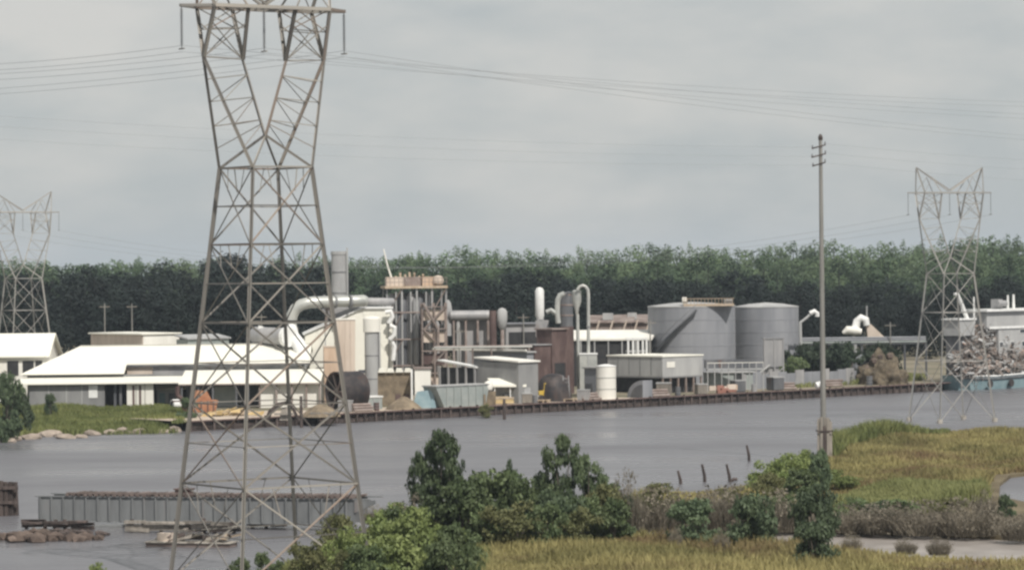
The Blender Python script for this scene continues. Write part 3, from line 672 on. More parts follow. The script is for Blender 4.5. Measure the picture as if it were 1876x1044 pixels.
# dolphin of dark piles
dl = thing('mooring_dolphin', 'cluster of black timber piles in the river, cut off by the edge of the picture', 'mooring dolphin', G(8, 944, 0))
for i, (x, y, h) in enumerate(((-1.0,0,3.0),(-.6,-.3,2.85),(-.2,-.35,2.9),(.2,-.3,2.7),(.55,-.15,2.8),(.9,.1,2.75),(-.7,.6,2.7),(0,.6,2.75),(.6,.6,2.7),(-1.4,.3,2.8))):
    part(dl, 'pile', MB().tube([(x*1.1, y*1.1, -1), (x, y, h)], [.24, .2], 9), M['timber'], True)
for z in (1.0, 2.2): part(dl, 'waler', MB().box(-1.5,-.66,z,1.25,-.5,z+.25), M['timber'])
# ------------------------------------------------------------------ wharf wall
LD = (P1 - P0).length
wf = thing('wharf', 'long dark timber wharf wall edging the plant yard along the river', 'wharf', P0, DOCK)
pile = MB().cyl((0,-.28,-1.2),(0,-.24,1.35),.19,.17,8).mesh('pile', M['timber'])
for i in range(int(LD / 1.7)):
    o = link('pile', pile, wf); o.location = (.4 + i * 1.7 + rf.uniform(-.2,.2), rf.uniform(-.05,.05), rf.uniform(-.25,.2)); o.rotation_euler = (rf.uniform(-.03,.03), rf.uniform(-.04,.04), 0)
for z, hh, mm in ((-.5, .6, 'timber'), (.12, .31, 'timber'), (.45, .32, 'timber'), (.79, .34, 'tie_wood')):
    pk = MB().box(0, -.09 - (z * .004), z, 5.9, .3, z + hh).mesh('plank', M['timber'])
    for i in range(int(LD / 6) + 1):
        o = link('plank', pk, wf); o.location = (i * 6.0, rf.uniform(-.02,.02), rf.uniform(-.02,.02))
cp = MB().box(0,-.5,1.16,7.9,.55,1.30).mesh('cap_beam', M['red_rust'])
for i in range(int(LD / 8) + 1):
    o = link('cap_beam', cp, wf); o.location = (i * 8.0, rf.uniform(-.04,.04), rf.uniform(-.02,.03))
def mooring_pile(px, yb, h, label, r=.22, dx=.0):
    t_ = whole('mooring_pile', MB().tube([(0,0,-1),(dx*.4,0,h*.6),(dx,0,h)], [r, r*.95, r*.8], 9), M['timber'], label, 'mooring pile', G(px, yb, 0), smooth=True, group='mooring piles along the wharf'); return t_
mooring_pile(552, 783, 4.0, 'stout black mooring pile in front of the leaning timber frame')
mooring_pile(452, 790, 2.9, 'dark mooring pile standing near the rust orange machinery')
mooring_pile(924, 768, 2.7, 'dark mooring pile at the wharf beside the yellow lumber')
# sand sheet on the yard behind the wharf
sp = [(640,758),(700,738),(780,731),(900,728),(1110,716),(1180,719),(920,747),(720,762)]
structure('sand_patch', MB().poly([dockpt(640, .6, YG+.012), dockpt(1190, .6, YG+.012), dockpt(1180, 6, YG+.012), dockpt(900, 9, YG+.012), dockpt(640, 12, YG+.012)]), M['sand'])
sq = [(330,772),(345,740),(480,735),(600,738),(600,760),(480,768)]
structure('gravel_patch', MB().poly([dockpt(347, .6, YG+.008), dockpt(655, .6, YG+.008), dockpt(640, 16, YG+.008), dockpt(360, 14, YG+.008)]), M['sand'])
# pale rocks along the foot of the grass bank
rk = [(55,797,34),(88,792,40),(120,796,28),(170,790,30),(200,788,26),(226,786,32),(250,787,30),(276,785,24),(300,786,22),(322,783,26),(150,795,18),(30,800,22),(12,803,26)]
for i, (px, y, wp) in enumerate(rk):
    loc = G(px, y + 5, .12); s = 1.25 * wp / ppm(loc.y) / 2; bm = bmesh.new(); bmesh.ops.create_icosphere(bm, subdivisions=2, radius=1)
    for v in bm.verts:
        k = 1 + .28 * math.sin(v.co.x * 3 + i) * math.cos(v.co.y * 2.4 + i * 2) + rf.uniform(-.08, .08); v.co = Vector((v.co.x * s * k, v.co.y * s * .8 * k, v.co.z * s * .42 * k))
    me = bpy.data.meshes.new('rock'); bm.to_mesh(me); bm.free(); me.materials.append(M['stone']); o = link('rock', me); o.location = loc; o.rotation_euler = (0, rf.uniform(-.2,.2), rf.uniform(-.6,.6))
    tag(o, 'flat pale rock at the waterline below the grassy river bank', 'rock', 'rocks at the foot of the grass bank')
# ------------------------------------------------------------------ the plant
def gp(px, y): return G(px, y, YG)
def bldg(name, label, cat, cx, D, lpx, rpx, ytop, wall, roof, rz=DOCK, z0=YG, over=.25, rk='flat', rise=1.0, group=None, rt=.2):
    loc = Y0(cx, D, z0); t = thing(name, label, cat, loc, rz, group); k = ppm(D)
    Lx = rpx / (math.cos(rz) * k); Wy = lpx / (math.sin(rz) * k) if lpx > 0 else -lpx; H = Z(cx, ytop, D) - z0
    part(t, 'wall', MB().box(0, 0, 0, Lx, .15, H).box(0, Wy-.15, 0, Lx, Wy, H).box(0, .151, 0, .15, Wy-.151, H).box(Lx-.15, .151, 0, Lx, Wy-.151, H), M[wall])
    o = over
    if rk == 'flat': part(t, 'roof', MB().box(-o, -o, H + .002, Lx+o, Wy+o, H + rt), M[roof])
    if rk == 'mono': part(t, 'roof', MB().prism([(-o,-o,H), (-o,Wy+o,H+rise), (-o,Wy+o,H+rise+rt), (-o,-o,H+rt)], (Lx+2*o, 0, 0)), M[roof])
    if rk == 'gable':                              # ridge along local x
        mb = MB(); y2 = Wy / 2
        mb.prism([(-o,-o,H), (-o,y2,H+rise), (-o,y2,H+rise+rt), (-o,-o,H+rt)], (Lx+2*o,0,0)); mb.prism([(-o,y2,H+rise), (-o,Wy+o,H), (-o,Wy+o,H+rt), (-o,y2,H+rise+rt)], (Lx+2*o,0,0)); part(t, 'roof', mb, M[roof])
        part(t, 'gable', MB().prism([(0,0,H),(0,Wy,H),(0,y2,H+rise)], (.12,0,0)).prism([(Lx-.12,0,H),(Lx-.12,Wy,H),(Lx-.12,y2,H+rise)], (.12,0,0)), M[wall])
    return t, Lx, Wy, H
def window(t, x0, x1, z0, z1, y=0, m='glass'):       # in a wall that faces local -y
    f = part(t, 'window', MB().box(x0-.1, y-.06, z0-.1, x1+.1, y-.02, z0).box(x0-.1, y-.06, z1, x1+.1, y-.02, z1+.1).box(x0-.1, y-.06, z0, x0, y-.02, z1).box(x1, y-.06, z0, x1+.1, y-.02, z1), M['white_paint'])
    part(f, 'pane', MB().box(x0, y-.04, z0, x1, y-.018, z1), M[m]); return f
# --- the long white warehouse
wh = thing('warehouse', 'long low white roofed warehouse behind the grassy river bank', 'warehouse', Y0(45, 455), .02)
def wx(px): return (px - 45) / 13.2
part(wh, 'wall', MB().box(.3, .6, 0, wx(560), .8, 4.5).box(.3, 21.5, 0, wx(560), 21.8, 4.5).box(.3, .81, 0, .5, 21.4, 4.5).box(wx(560)-.2, .81, 0, wx(560), 21.4, 5.5), M['grey_metal'])
e, r_, y1, yr = 4.6, 8.15, -.5, 11.0; xn = wx(228); xl, xh, xe = -.4, wx(132), wx(566)
sl = (r_ - e) / (yr - y1); yn = 3.2; zn = e + sl * (yn - y1)
def slab(pts, th): return MB().prism([Vector(p) for p in pts], (0, 0, th))
part(wh, 'roof', slab([(xl,y1,e),(xn,y1,e),(xn,yn,zn),(xe,yn,zn),(xe,yr,r_),(xh,yr,r_)], .16), M['white_roof'])
part(wh, 'roof', slab([(xl,y1,e),(xh,yr,r_),(xl,22.5,e)], .16), M['white_roof'])
part(wh, 'roof', slab([(xl,22.5,e),(xh,yr,r_),(xe,yr,r_),(xe,22.5,e)], .16), M['white_roof'])
part(wh, 'ridge_cap', MB().box(xh, yr-.3, r_+.163, xe, yr+.3, r_+.22), M['white_metal'])
part(wh, 'clerestory_wall', MB().box(wx(276), yn+.4, 2.6, wx(545), yn+.55, zn+.05), M['vessel'])
part(wh, 'clerestory_panel', MB().box(wx(228), yn+.38, 2.6, wx(275), yn+.54, zn+.05), M['beige_panel'])
part(wh, 'fascia', MB().box(xn, yn-.05, zn-.28, xe, yn+.05, zn-.003), M['dark_vessel'])
part(wh, 'canopy_roof', MB().prism([(wx(38),-7.0,3.45),(wx(38),.4,4.05),(wx(38),.4,4.2),(wx(38),-7.0,3.6)], (wx(345)-wx(38),0,0)), M['white_roof'])
part(wh, 'canopy_roof', MB().prism([(wx(336),-9.0,3.3),(wx(336),3.1,4.75),(wx(336),3.1,4.9),(wx(336),-9.0,3.45)], (wx(592)-wx(336),0,0)), M['white_roof'])
part(wh, 'front_wall', MB().box(wx(64), -6.3, 0, wx(200), -6.1, 3.48), M['grey_metal'])
part(wh, 'wall_sign', MB().box(wx(171), -6.36, 1.55, wx(187), -6.302, 3.3), M['white_paint'])
for a in (98, 130, 158): part(wh, 'wall_rib', MB().box(wx(a), -6.34, 0, wx(a)+.12, -6.302, 3.4), M['pale_grey_metal'])
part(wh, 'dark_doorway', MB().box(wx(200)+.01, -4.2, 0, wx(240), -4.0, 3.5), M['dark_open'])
for a in (216, 226): part(wh, 'door_leaf', MB().box(wx(a), -6.0, 0, wx(a)+.35, -5.8, 3.4), M['dark_vessel'])
for a, b in ((240, 256), (257, 272), (273, 288)): part(wh, 'wall_panel', MB().box(wx(a), -6.3, 0, wx(b), -6.15, 3.45), M['white_wall'])
for a in (250, 262): part(wh, 'red_stripe', MB().box(wx(a), -6.35, 0, wx(a)+.3, -6.302, 3.2), M['red_rust'])
part(wh, 'front_wall', MB().box(wx(482), -8.2, 0, wx(592), -8.0, 3.4), M['white_wall'])
part(wh, 'void_shade_sheet', MB().box(wx(345), -3.0, 0, wx(481), -2.8, 3.9), M['dark_vessel'])  # dark sheet standing in for the shade in the open bays
part(wh, 'wall_panel', MB().box(wx(398), -6.0, 0, wx(436), -5.85, 2.9), M['hopper_green'])
for a in (342, 372, 398, 440, 462, 482, 512, 540, 566, 590): part(wh, 'post', MB().box(wx(a)-.12, -8.9, 0, wx(a)+.12, -8.66, 3.3), M['rusty_frame' if a > 480 else 'dark_vessel'])
part(wh, 'gutter', MB().box(wx(336), -9.2, 3.2, wx(592), -9.02, 3.36), M['rusty_frame'])
# roof ventilators and the boxy upper roof
t, Lx, Wy, H = bldg('roof_monitor', 'long flat topped grey upper building rising behind the warehouse roof', 'building', 262, 485, 112, 62, 613, 'beige_panel', 'white_roof', R(40), over=.3)
part(t, 'wall_panel', MB().box(.1, -.06, H-2.4, Lx-.1, -.003, H-.1), M['white_wall'])
t, Lx, Wy, H = bldg('shed', 'low greenish grey shed end between the upper building and the near pylon', 'shed', 345, 484, 24, 70, 622, 'hopper_green', 'pale_grey_metal', R(40), rk='mono', rise=.5)
t, Lx, Wy, H = bldg('shed', 'small white gabled shed at the end of the warehouse with dark openings', 'shed', -12, 470, -16, 96, 655, 'white_wall', 'white_roof', .03, rk='gable', rise=3.1, over=.6)
for a, b in ((2.0, 3.6), (4.2, 5.8), (6.0, 7.0)): part(t, 'dark_opening', MB().box(a, -.08, H-2.6, b, -.003, H-.5), M['dark_open'])
part(t, 'lean_to_roof', MB().prism([(-2,-4.5,H-.6),(-2,-.1,H+.1),(-2,-.1,H+.22),(-2,-4.5,H-.48)], (2.9,0,0)), M['white_roof'])
# small things in front of the warehouse
ct = thing('container', 'small white roofed blue grey cabin standing by the warehouse doors', 'cabin', gp(288, 746), .1)
part(ct, 'body', MB().box(0, 0, 0, 3.4, 2.6, 2.5), M['pale_grey_metal']); part(ct, 'roof', MB().prism([(-.2,-.3,2.5),(-.2,2.9,3.0),(-.2,2.9,3.1),(-.2,-.3,2.6)], (4.8,0,0)), M['white_roof']); part(ct, 'door', MB().box(.3,-.07,0,1.1,-.005,2.0), M['blue_paint']); part(ct, 'door', MB().box(1.6,-.07,.4,2.6,-.005,2.0), M['dark_vessel'])
wd = thing('round_drum', 'small pale round drum lying beside the blue grey cabin', 'drum', gp(322, 750)); part(wd, 'shell', MB().cyl((-.5,0,.7),(.5,.6,.7),.7,n=16), M['white_paint']); part(wd, 'end_plate', MB().cyl((-.53,-.02,.7),(-.505,0,.7),.45,n=14), M['dark_open'])
om = thing('rusty_hopper', 'orange rust coloured hopper machine at the wharf corner near the grass', 'machine', gp(368, 762), .25)
part(om, 'tub', MB().prism([(-1.9,0,.5),(1.9,0,.5),(2.3,0,2.0),(-2.3,0,2.0)], (0,2.6,0)), M['orange_rust']); part(om, 'hood', MB().prism([(-1.0,.4,2.02),(1.5,.4,2.02),(.9,.4,3.2),(-.3,.4,3.3)], (0,1.7,0)), M['orange_rust'])
for x in (-1.9, -.6, .7, 1.7): part(om, 'leg', MB().box(x, .1, 0, x+.2, .35, .5), M['red_rust'])
for x in (-1.7,-.85,0,.85,1.6): part(om, 'rib', MB().box(x, -.14, .55, x+.14, -.004, 1.95), M['red_rust'])
part(om, 'pipe', MB().tube([(-2.3,.8,2.2),(-2.9,.8,2.7),(-2.9,.8,3.9)], .3, 10), M['red_rust'], True); part(om, 'platform', MB().box(-3.6,-.2,1.9,-2.0,1.4,2.05), M['red_rust'])
pk = thing('scrap_pile', 'low pile of yellowish timber scraps beside the orange hopper', 'scrap pile', gp(425, 762))
for i in range(42):
    x, y_, a = rf.uniform(-3.4,3.6), rf.uniform(-.6,1.4), rf.uniform(-.5,.5); l_ = rf.uniform(.6,1.7); z_ = max(.02, .7 - abs(x)*.16) * rf.random()
    part(pk, 'board', MB().prism([(x-l_/2, y_, z_), (x+l_/2, y_+a, z_+rf.uniform(-.1,.4)), (x+l_/2, y_+a, z_+rf.uniform(.45,.55)), (x-l_/2, y_, z_+.16)], (0,.25,0)), M['lumber' if i % 3 else 'tan_wood'])
af = thing('arched_timbers', 'bent dark timbers arching over the wharf edge by the stout black pile', 'timber frame', gp(520, 770))
part(af, 'arch_beam', MB().tube([(-2.2,0,-.2),(-1.7,0,1.1),(-.7,0,2.0),(.4,0,2.25)], [.3,.3,.26,.22], 8), M['timber'], True); part(af, 'arch_beam', MB().tube([(.4,.2,2.3),(1.2,.2,1.4),(1.9,.2,-.1)], [.2,.2,.22], 8), M['timber'], True); part(af, 'cross_beam', MB().box(-1.2,-.1,.7,1.3,.15,.95), M['grey_timber']); part(af, 'plate', MB().prism([(-.6,.3,0),(1.0,.3,0),(.5,.3,1.7),(-.3,.3,1.6)], (0,.2,0)), M['grey_timber'])
dp = thing('dirt_pile', 'low mound of grey brown debris under the black boiler drum', 'dirt pile', gp(588, 762)); mbp = MB()
mbp.lathe([(2.6,-.05),(2.1,.5),(1.4,1.1),(.5,1.5),(.1,1.55)], (0,0,0), 14); part(dp, 'mound', mbp, M['soil_heap'])
for i in range(14): part(dp, 'board', MB().box(0,0,0,rf.uniform(.6,1.6),.15,.18), M['grey_timber']).location = (rf.uniform(-2.2,1.2), rf.uniform(-2.2,-1.2), rf.uniform(.1,.5))
# --- open-ended black boiler drum
ac = R(35); bl_ = thing('boiler_drum', 'huge black rusty drum lying on its side with one open end', 'drum', gp(640, 752), ac)
rb_ = 2.62; L_ = 4.3; mb = MB(); ns = 30
for x0, x1, r0, r1 in ((-L_/2, L_/2-.7, rb_, rb_), (L_/2-.7, L_/2, rb_, rb_*.86)): 
    pass
mbo = MB(); vs_ = []; fs_ = []
def ringpts(x, r): return [(x, r*math.cos(2*math.pi*i/ns), rb_ + r*math.sin(2*math.pi*i/ns)) for i in range(ns)]
rings = [ringpts(L_/2, rb_*.7), ringpts(L_/2-.45, rb_*.97), ringpts(L_/2-.8, rb_), ringpts(-L_/2, rb_), ringpts(-L_/2, rb_-.14), ringpts(L_/2-.8, rb_-.14)]
for rr in rings: vs_ += rr
for k in range(len(rings)-1):
    for i in range(ns): fs_.append((k*ns+i, k*ns+(i+1)%ns, (k+1)*ns+(i+1)%ns, (k+1)*ns+i))
fs_.append(tuple(range(ns))); fs_.append(tuple(range(5*ns, 6*ns))[::-1]); mbo.add(vs_, fs_); part(bl_, 'shell', mbo, M['black_iron'], True)
for x in (-L_/2+.02, -.6, 1.1): part(bl_, 'band', MB().add(ringpts(x-.06, rb_+.03) + ringpts(x+.06, rb_+.03), [(i, (i+1)%ns, ns+(i+1)%ns, ns+i) for i in range(ns)]), M['black_iron'])
for a in (.5, 1.6, 2.7):
    o = part(bl_, 'brace', MB().box(-L_/2+.25, -.09, -rb_+.18, -L_/2+.45, .09, rb_-.18), M['rusty_frame']); o.location = (0,0,rb_); o.rotation_euler = (a,0,0)
part(bl_, 'inner_tube', MB().cyl((-L_/2+.5,-.6,rb_-.7),(L_/2-1,-.6,rb_-.7),.8,n=14), M['red_rust']); part(bl_, 'cradle', MB().box(-1.4,-1.6,0,-1.0,1.6,.5).box(.9,-1.6,0,1.3,1.6,.5), M['timber'])
# --- tall stack, ducts, conveyor house
stack = thing('smoke_stack', 'wide pale grey stack rising behind the white duct, as tall as the wood', 'stack', Y0(623, 505)); k = ppm(505); hs = Z(623, 461, 505) - YG
part(stack, 'shaft', MB().lathe([(14/k*1.05,0),(14.4/k,hs*.6),(13.6/k,hs)], (0,0,0), 28), M['pale_grey_metal'], True); part(stack, 'rim', MB().lathe([(14/k,hs-.5),(14.6/k,hs-.45),(14.6/k,hs+.05),(12/k,hs+.06)], (0,0,0), 28), M['pale_grey_metal'])
for f_ in (.55, .7, .85): part(stack, 'band', MB().lathe([(14.5/k,hs*f_),(15/k,hs*f_+.05),(15/k,hs*f_+.2),(14.5/k,hs*f_+.25)], (0,0,0), 28), M['tank_seam'])
part(stack, 'ladder', MB().box(14.2/k,-.5,hs*.5,14.2/k+.25,-.15,hs+.6), M['pale_grey_metal'])
part(stack, 'inside', MB().cyl((0,0,hs-.2),(0,0,hs+.03),13/k,n=24), M['dark_open'])
dk = thing('duct', 'thick pale duct bending up from the warehouse and running across below the stack', 'duct', Y0(530, 470))
def lp(root, px, py, D): return root.matrix_basis.inverted() @ At(px, py, D)
dk_in = Matrix.Rotation(-dk.rotation_euler.z, 4, 'Z') @ Matrix.Translation(-dk.location)
def ld(px, py, D): return dk_in @ At(px, py, D)
kk = ppm(470)
bend = [ld(533,606,468), ld(533,592,468), ld(535,578,468), ld(541,566,468), ld(552,558,468), ld(568,554,468), ld(590,553,469), ld(640,552,470)]
part(dk, 'elbow', MB().tube(bend, 10.5/kk, 18), M['duct'], True); part(dk, 'run', MB().tube([ld(640,552,470), ld(668,551,470.5), ld(673,551,470.6)], [11/kk, 11/kk, 8/kk], 18), M['duct'], True); part(dk, 'run', MB().tube([ld(672,552,471), ld(720,553,473)], 7/kk, 16), M['vessel'], True)
for px_ in (575, 592, 612, 640): part(dk, 'flange', MB().cyl(ld(px_,552.6,469.3), ld(px_+3,552.6,469.4), 12.4/kk, n=18), M['tank_seam'])
part(dk, 'down_pipe', MB().tube([ld(533,600,468), ld(536,616,466), ld(548,632,464), ld(556,655,463)], [11/kk,12/kk,13/kk,13/kk], 16), M['white_paint'], True)
part(dk, 'collar', MB().cyl(ld(533,608,468), ld(533,600,468), 13/kk, n=16), M['rusty_frame'])
part(dk, 'support', MB().tube([ld(600,562,470), ld(596,600,470)], .2, 6).tube([ld(604,562,470), ld(612,600,470)], .2, 6), M['rusty_frame'])
hop = thing('cyclone_hopper', 'dark slanted hopper hanging under the pale duct', 'hopper', Y0(605, 472)); hi_ = Matrix.Translation(-hop.location)
part(hop, 'bin', MB().prism([hi_ @ At(590,566,472), hi_ @ At(662,563,472), hi_ @ At(640,586,472), hi_ @ At(606,600,472)], (0,2.5,0)), M['vessel']); part(hop, 'chute', MB().prism([hi_ @ At(602,585,472), hi_ @ At(616,585,472), hi_ @ At(613,645,472), hi_ @ At(606,645,472)], (0,1.2,0)), M['dark_vessel'])
sil = thing('silencer', 'grey horizontal fan housing with a round end on the warehouse roof', 'fan housing', Y0(500, 466, 6.5)); si = Matrix.Translation(-sil.location)
part(sil, 'housing', MB().tube([si @ At(468,614,468), si @ At(526,617,464)], 16/ppm(466), 18), M['vessel'], True); part(sil, 'end_ring', MB().cyl(si @ At(524,617,464), si @ At(530,617,463.5), 18.5/ppm(466), n=20), M['white_paint']); part(sil, 'inlet', MB().tube([si @ At(478,604,467), si @ At(480,598,467)], 7/ppm(466), 12), M['white_paint'], True); part(sil, 'leg', MB().tube([si @ At(495,628,466), si @ At(495,660,466)], .18, 6), M['rusty_frame']); part(sil, 'leg', MB().tube([si @ At(478,628,466), si @ At(478,655,466)], .18, 6), M['rusty_frame'])
ph = thing('conveyor_house', 'tall bright white building with a slanted roof beside the reactor tower', 'building', Y0(560, 470), .08); k = ppm(470)
zz = lambda y: Z(640, y, 470) - YG
shape = [(0,0,0),((720-560)/k,0,0),((720-560)/k,0,zz(566)),((664-560)/k,0,zz(566)),(0,0,zz(613))]
part(ph, 'wall', MB().prism(shape, (0,9,0)), M['white_roof']); part(ph, 'roof', MB().prism([(-.3,-.3,zz(613)),((664-560)/k,-.3,zz(566)+.002),((664-560)/k,-.3,zz(566)+.2),(-.3,-.3,zz(613)+.2)], (0,9.6,0)), M['white_paint']); part(ph, 'roof', MB().box((664-560)/k+.003,-.3,zz(566)+.003,(722-560)/k,9.3,zz(566)+.2), M['white_paint'])
for a in (596, 626, 712): part(ph, 'corner_trim', MB().box((a-560)/k,-.05,0,(a-560)/k+.12,-.003,zz(585)), M['pale_grey_metal'])
part(ph, 'door', MB().box((690-560)/k,-.06,0,(702-560)/k,-.004,2.4), M['pale_grey_metal'])
bs = thing('panel_silo', 'beige panelled box silo in front of the white building', 'silo', Y0(614, 462), .1); k = ppm(462); hs = Z(630, 586, 462) - YG
part(bs, 'body', MB().prism([(0,0,hs),(38/k,0,hs),(36/k,0,0),(3/k,0,0)], (0,2.8,0)), M['beige_panel'])
for a in (10, 19, 28): part(bs, 'rib', MB().box(a/k,-.08,.2,a/k+.12,-.004,hs-.1), M['beige_panel'])
part(bs, 'rim', MB().box(-.1,-.1,hs+.002,38/k+.1,2.9,hs+.2), M['white_wall'])
os_ = thing('panel_silo', 'shorter orange tan box silo beside the tall beige one', 'silo', Y0(594, 460), .1); hs = Z(600, 636, 460) - YG
part(os_, 'body', MB().box(0,0,0,26/k,2.4,hs), M['orange_panel']); part(os_, 'rim', MB().box(-.08,-.08,hs+.002,26/k+.08,2.48,hs+.15), M['beige_panel']); part(os_, 'rib', MB().box(12/k,-.07,.1,12/k+.12,-.004,hs-.1), M['orange_panel'])
cy = thing('vertical_tank', 'slim light grey upright tank with a domed cap in front of the white building', 'tank', Y0(682, 461)); k = ppm(461); hs = Z(682, 608, 461) - YG; ht = Z(682, 579, 461) - YG
part(cy, 'shell', MB().lathe([(13.4/k,0),(13.4/k,hs)], (0,0,0), 24), M['pale_grey_metal'], True); part(cy, 'cap', MB().lathe([(16/k,hs+.003),(16/k,ht-.35),(13/k,ht-.05),(3/k,ht)], (0,0,0), 24), M['white_wall'], True)
for f_ in (.33, .66): part(cy, 'band', MB().lathe([(13.6/k,hs*f_),(14/k,hs*f_+.03),(14/k,hs*f_+.13),(13.6/k,hs*f_+.16)], (0,0,0), 24), M['tank_seam'])
part(cy, 'side_arm', MB().box(-25/k,-.3,hs*.42,-13.5/k,.2,hs*.42+.45), M['dark_vessel'])
part(cy, 'ladder', MB().box(13.5/k,-.7,.2,13.5/k+.2,-.4,hs), M['pale_grey_metal'])
vp = thing('vent_pipe', 'row of bright white pipe bends up the side of the reactor tower', 'pipes', Y0(716, 470)); vi = Matrix.Translation(-vp.location)
for pts in ([(706,572),(716,570),(719,580),(712,592)], [(714,596),(723,600),(722,614),(714,622)], [(718,626),(722,634),(720,660)]): part(vp, 'bend', MB().tube([vi @ At(x,y,470) for x, y in pts], .34, 10), M['white_paint'], True)
# --- reactor tower
D = 490; k = ppm(D); rt_ = thing('reactor_tower', 'tall steel framed tower of dark upright vessels with a rusty top platform', 'process tower', Y0(761, D), .12)
ztop = Z(760, 528, D) - YG; W2 = 55 / k
hx = lambda px: (px - 761) / k
for px_, r, y_, m_, tp in ((722,9,0,'vessel',1),(738,9,-1.2,'dark_vessel',1),(752,8,-1.6,'vessel',1),(768,9,-1.4,'dark_vessel',1),(782,8,0,'vessel',1),(745,11,2.5,'dark_vessel',1),(774,11,2.6,'dark_vessel',1),(800,8,1.4,'vessel',.72),(716,7,-1.0,'vessel',.9),(730,6,-2.2,'dark_vessel',.82),(760,6,-2.3,'vessel',.95),(776,6,-2.2,'dark_vessel',.9)):
    h_ = (ztop - .7) * tp; part(rt_, 'vessel', MB().lathe([(r/k*.5,.7),(r/k,1.3),(r/k,h_-.5),(r/k*.6,h_)], (hx(px_), y_, 0), 18), M[m_], True)
for px_, y_ in ((708,-2.4),(735,-2.7),(762,-2.8),(790,-2.7),(816,-2.4),(708,4.5),(762,4.6),(816,4.5)): part(rt_, 'column', MB().box(hx(px_)-.13, y_-.13, 0, hx(px_)+.13, y_+.13, ztop), M['pale_grey_metal' if px_ in (762,735) else 'vessel'])
for z_ in (4.3, 8.2, 12.2): part(rt_, 'floor_beam', MB().box(-W2,-2.95,z_,W2,-2.7,z_+.2).box(-W2,4.6,z_,W2,4.8,z_+.2), M['rusty_frame'])
for x0, x1 in ((708,735),(790,816)):
    for z0, z1 in ((0,4.3),(4.3,8.2),(8.2,12.2),(12.2,ztop)): part(rt_, 'brace', MB().tube([(hx(x0),-2.9,z0),(hx(x1),-2.9,z1)], .09, 5), M['rusty_frame'])
part(rt_, 'platform', MB().box(-W2-.2,-3.2,ztop,W2+.2,5.0,ztop+.35), M['tan_wood'])
rl = MB()
for i in range(15): rl.box(-W2-.1+i*(2*W2+.1)/14, -3.15, ztop+.352, -W2-.03+i*(2*W2+.1)/14, -3.08, ztop+1.5)
rl.box(-W2-.15,-3.16,ztop+1.5,W2+.15,-3.07,ztop+1.58).box(-W2-.15,-3.145,ztop+.9,W2+.15,-3.085,ztop+.97); part(rt_, 'railing', rl, M['rusty_frame'])
for px_, yt in ((720,512),(727,506),(735,500),(744,503),(752,499),(761,500),(770,506),(777,503),(785,509)): 
    zt_ = Z(px_, yt, D) - YG; part(rt_, 'top_pipe', MB().cyl((hx(px_), rf.uniform(-2,2.5), ztop+.352), (hx(px_), 0, zt_), .2, .17, 8), M['tan_wood'])
for px_, a, m_ in ((728,1.6,'beige_panel'),(757,1.4,'rusty_frame'),(790,1.3,'orange_panel')): part(rt_, 'top_box', MB().box(hx(px_)-a,-1.5,ztop+.353,hx(px_)+a*.8,1.2,ztop+1.7), M[m_])
part(rt_, 'ball', MB().lathe([(.2,ztop+.36),(.75,ztop+.7),(.85,ztop+1.2),(.6,ztop+1.75),(.1,ztop+1.9)], (hx(803),-1.5,0), 14), M['beige_panel'], True)
part(rt_, 'boom', MB().tube([(hx(722),1,ztop+1.0), (hx(713),1,ztop+3.4), (hx(706),1,Z(706,456,D)-YG)], [.16,.13,.09], 6), M['white_wall'])
for px_ in (724, 751, 779): part(rt_, 'riser_pipe', MB().tube([(hx(px_),-2.75,.4),(hx(px_),-2.75,ztop-.5)], .12, 6), M['pale_grey_metal'])
stx = thing('stair_frame', 'rusty pink stair tower leaning against the reactor tower', 'stair tower', Y0(798, 484), .12); k = ppm(484)
hs = Z(800, 555, 484) - YG
for x in (-1.9, -.1, 1.7):
    for y_ in (0, 2): part(stx, 'column', MB().box(x-.1,y_-.1,0,x+.1,y_+.1,hs), M['rusty_frame'])
for i in range(4):
    z_ = (i + 1) * hs / 4.2; part(stx, 'landing', MB().box(-2.0,-.2,z_,1.8,2.2,z_+.14), M['rusty_frame']); part(stx, 'flight', MB().prism([(-1.8,-.15,z_-hs/4.2),(-1.5,-.15,z_-hs/4.2),(1.6,-.15,z_),(1.3,-.15,z_)], (0,.9,0)) if i % 2 else MB().prism([(1.6,-.15,z_-hs/4.2),(1.3,-.15,z_-hs/4.2),(-1.8,-.15,z_),(-1.5,-.15,z_)], (0,.9,0)), M['rusty_frame'])
    part(stx, 'panel', MB().box(-1.7,.3,z_-1.9,1.4,.4,z_-.3), M['red_rust'] if i in (1,) else M['beige_panel'])
part(stx, 'duct_pipe', MB().tube([(-.5,-.3,hs*.35),(.4,-.3,hs*.55),(.4,-.3,hs*.72),(-1.8,-.3,hs*1.0)], .22, 8), M['rusty_frame'], True)
# --- vessels and sheds between the tower and the cyclones
hv = thing('horizontal_vessel', 'long grey cylinder lying high on a steel rack right of the reactor tower', 'vessel', Y0(862, 492), .1); k = ppm(492); z_ = Z(862, 578, 492) - YG
part(hv, 'shell', MB().tube([(-40/k,0,z_),(-36/k,0,z_),(36/k,0,z_),(39/k,0,z_)], [5/k,9.5/k,9.5/k,5/k], 18), M['vessel'], True)
for x in (-30, -8, 14, 33): part(hv, 'saddle_leg', MB().box(x/k-.15,-.4,0,x/k+.15,.4,z_-8.8/k), M['rusty_frame'])
part(hv, 'rack_wall', MB().box(-20/k,.8,1,38/k,1.0,z_-10.5/k), M['vessel']); part(hv, 'dome', MB().lathe([(8/k,z_-3),(8/k,z_+.9),(6/k,z_+1.9),(2/k,z_+2.4)], (-40/k,.5,0), 16), M['pale_grey_metal'], True); part(hv, 'stub_pipe', MB().tube([(-22/k,0,z_-.5),(-22/k,-.2,2.0)], .3, 8), M['pale_grey_metal'])
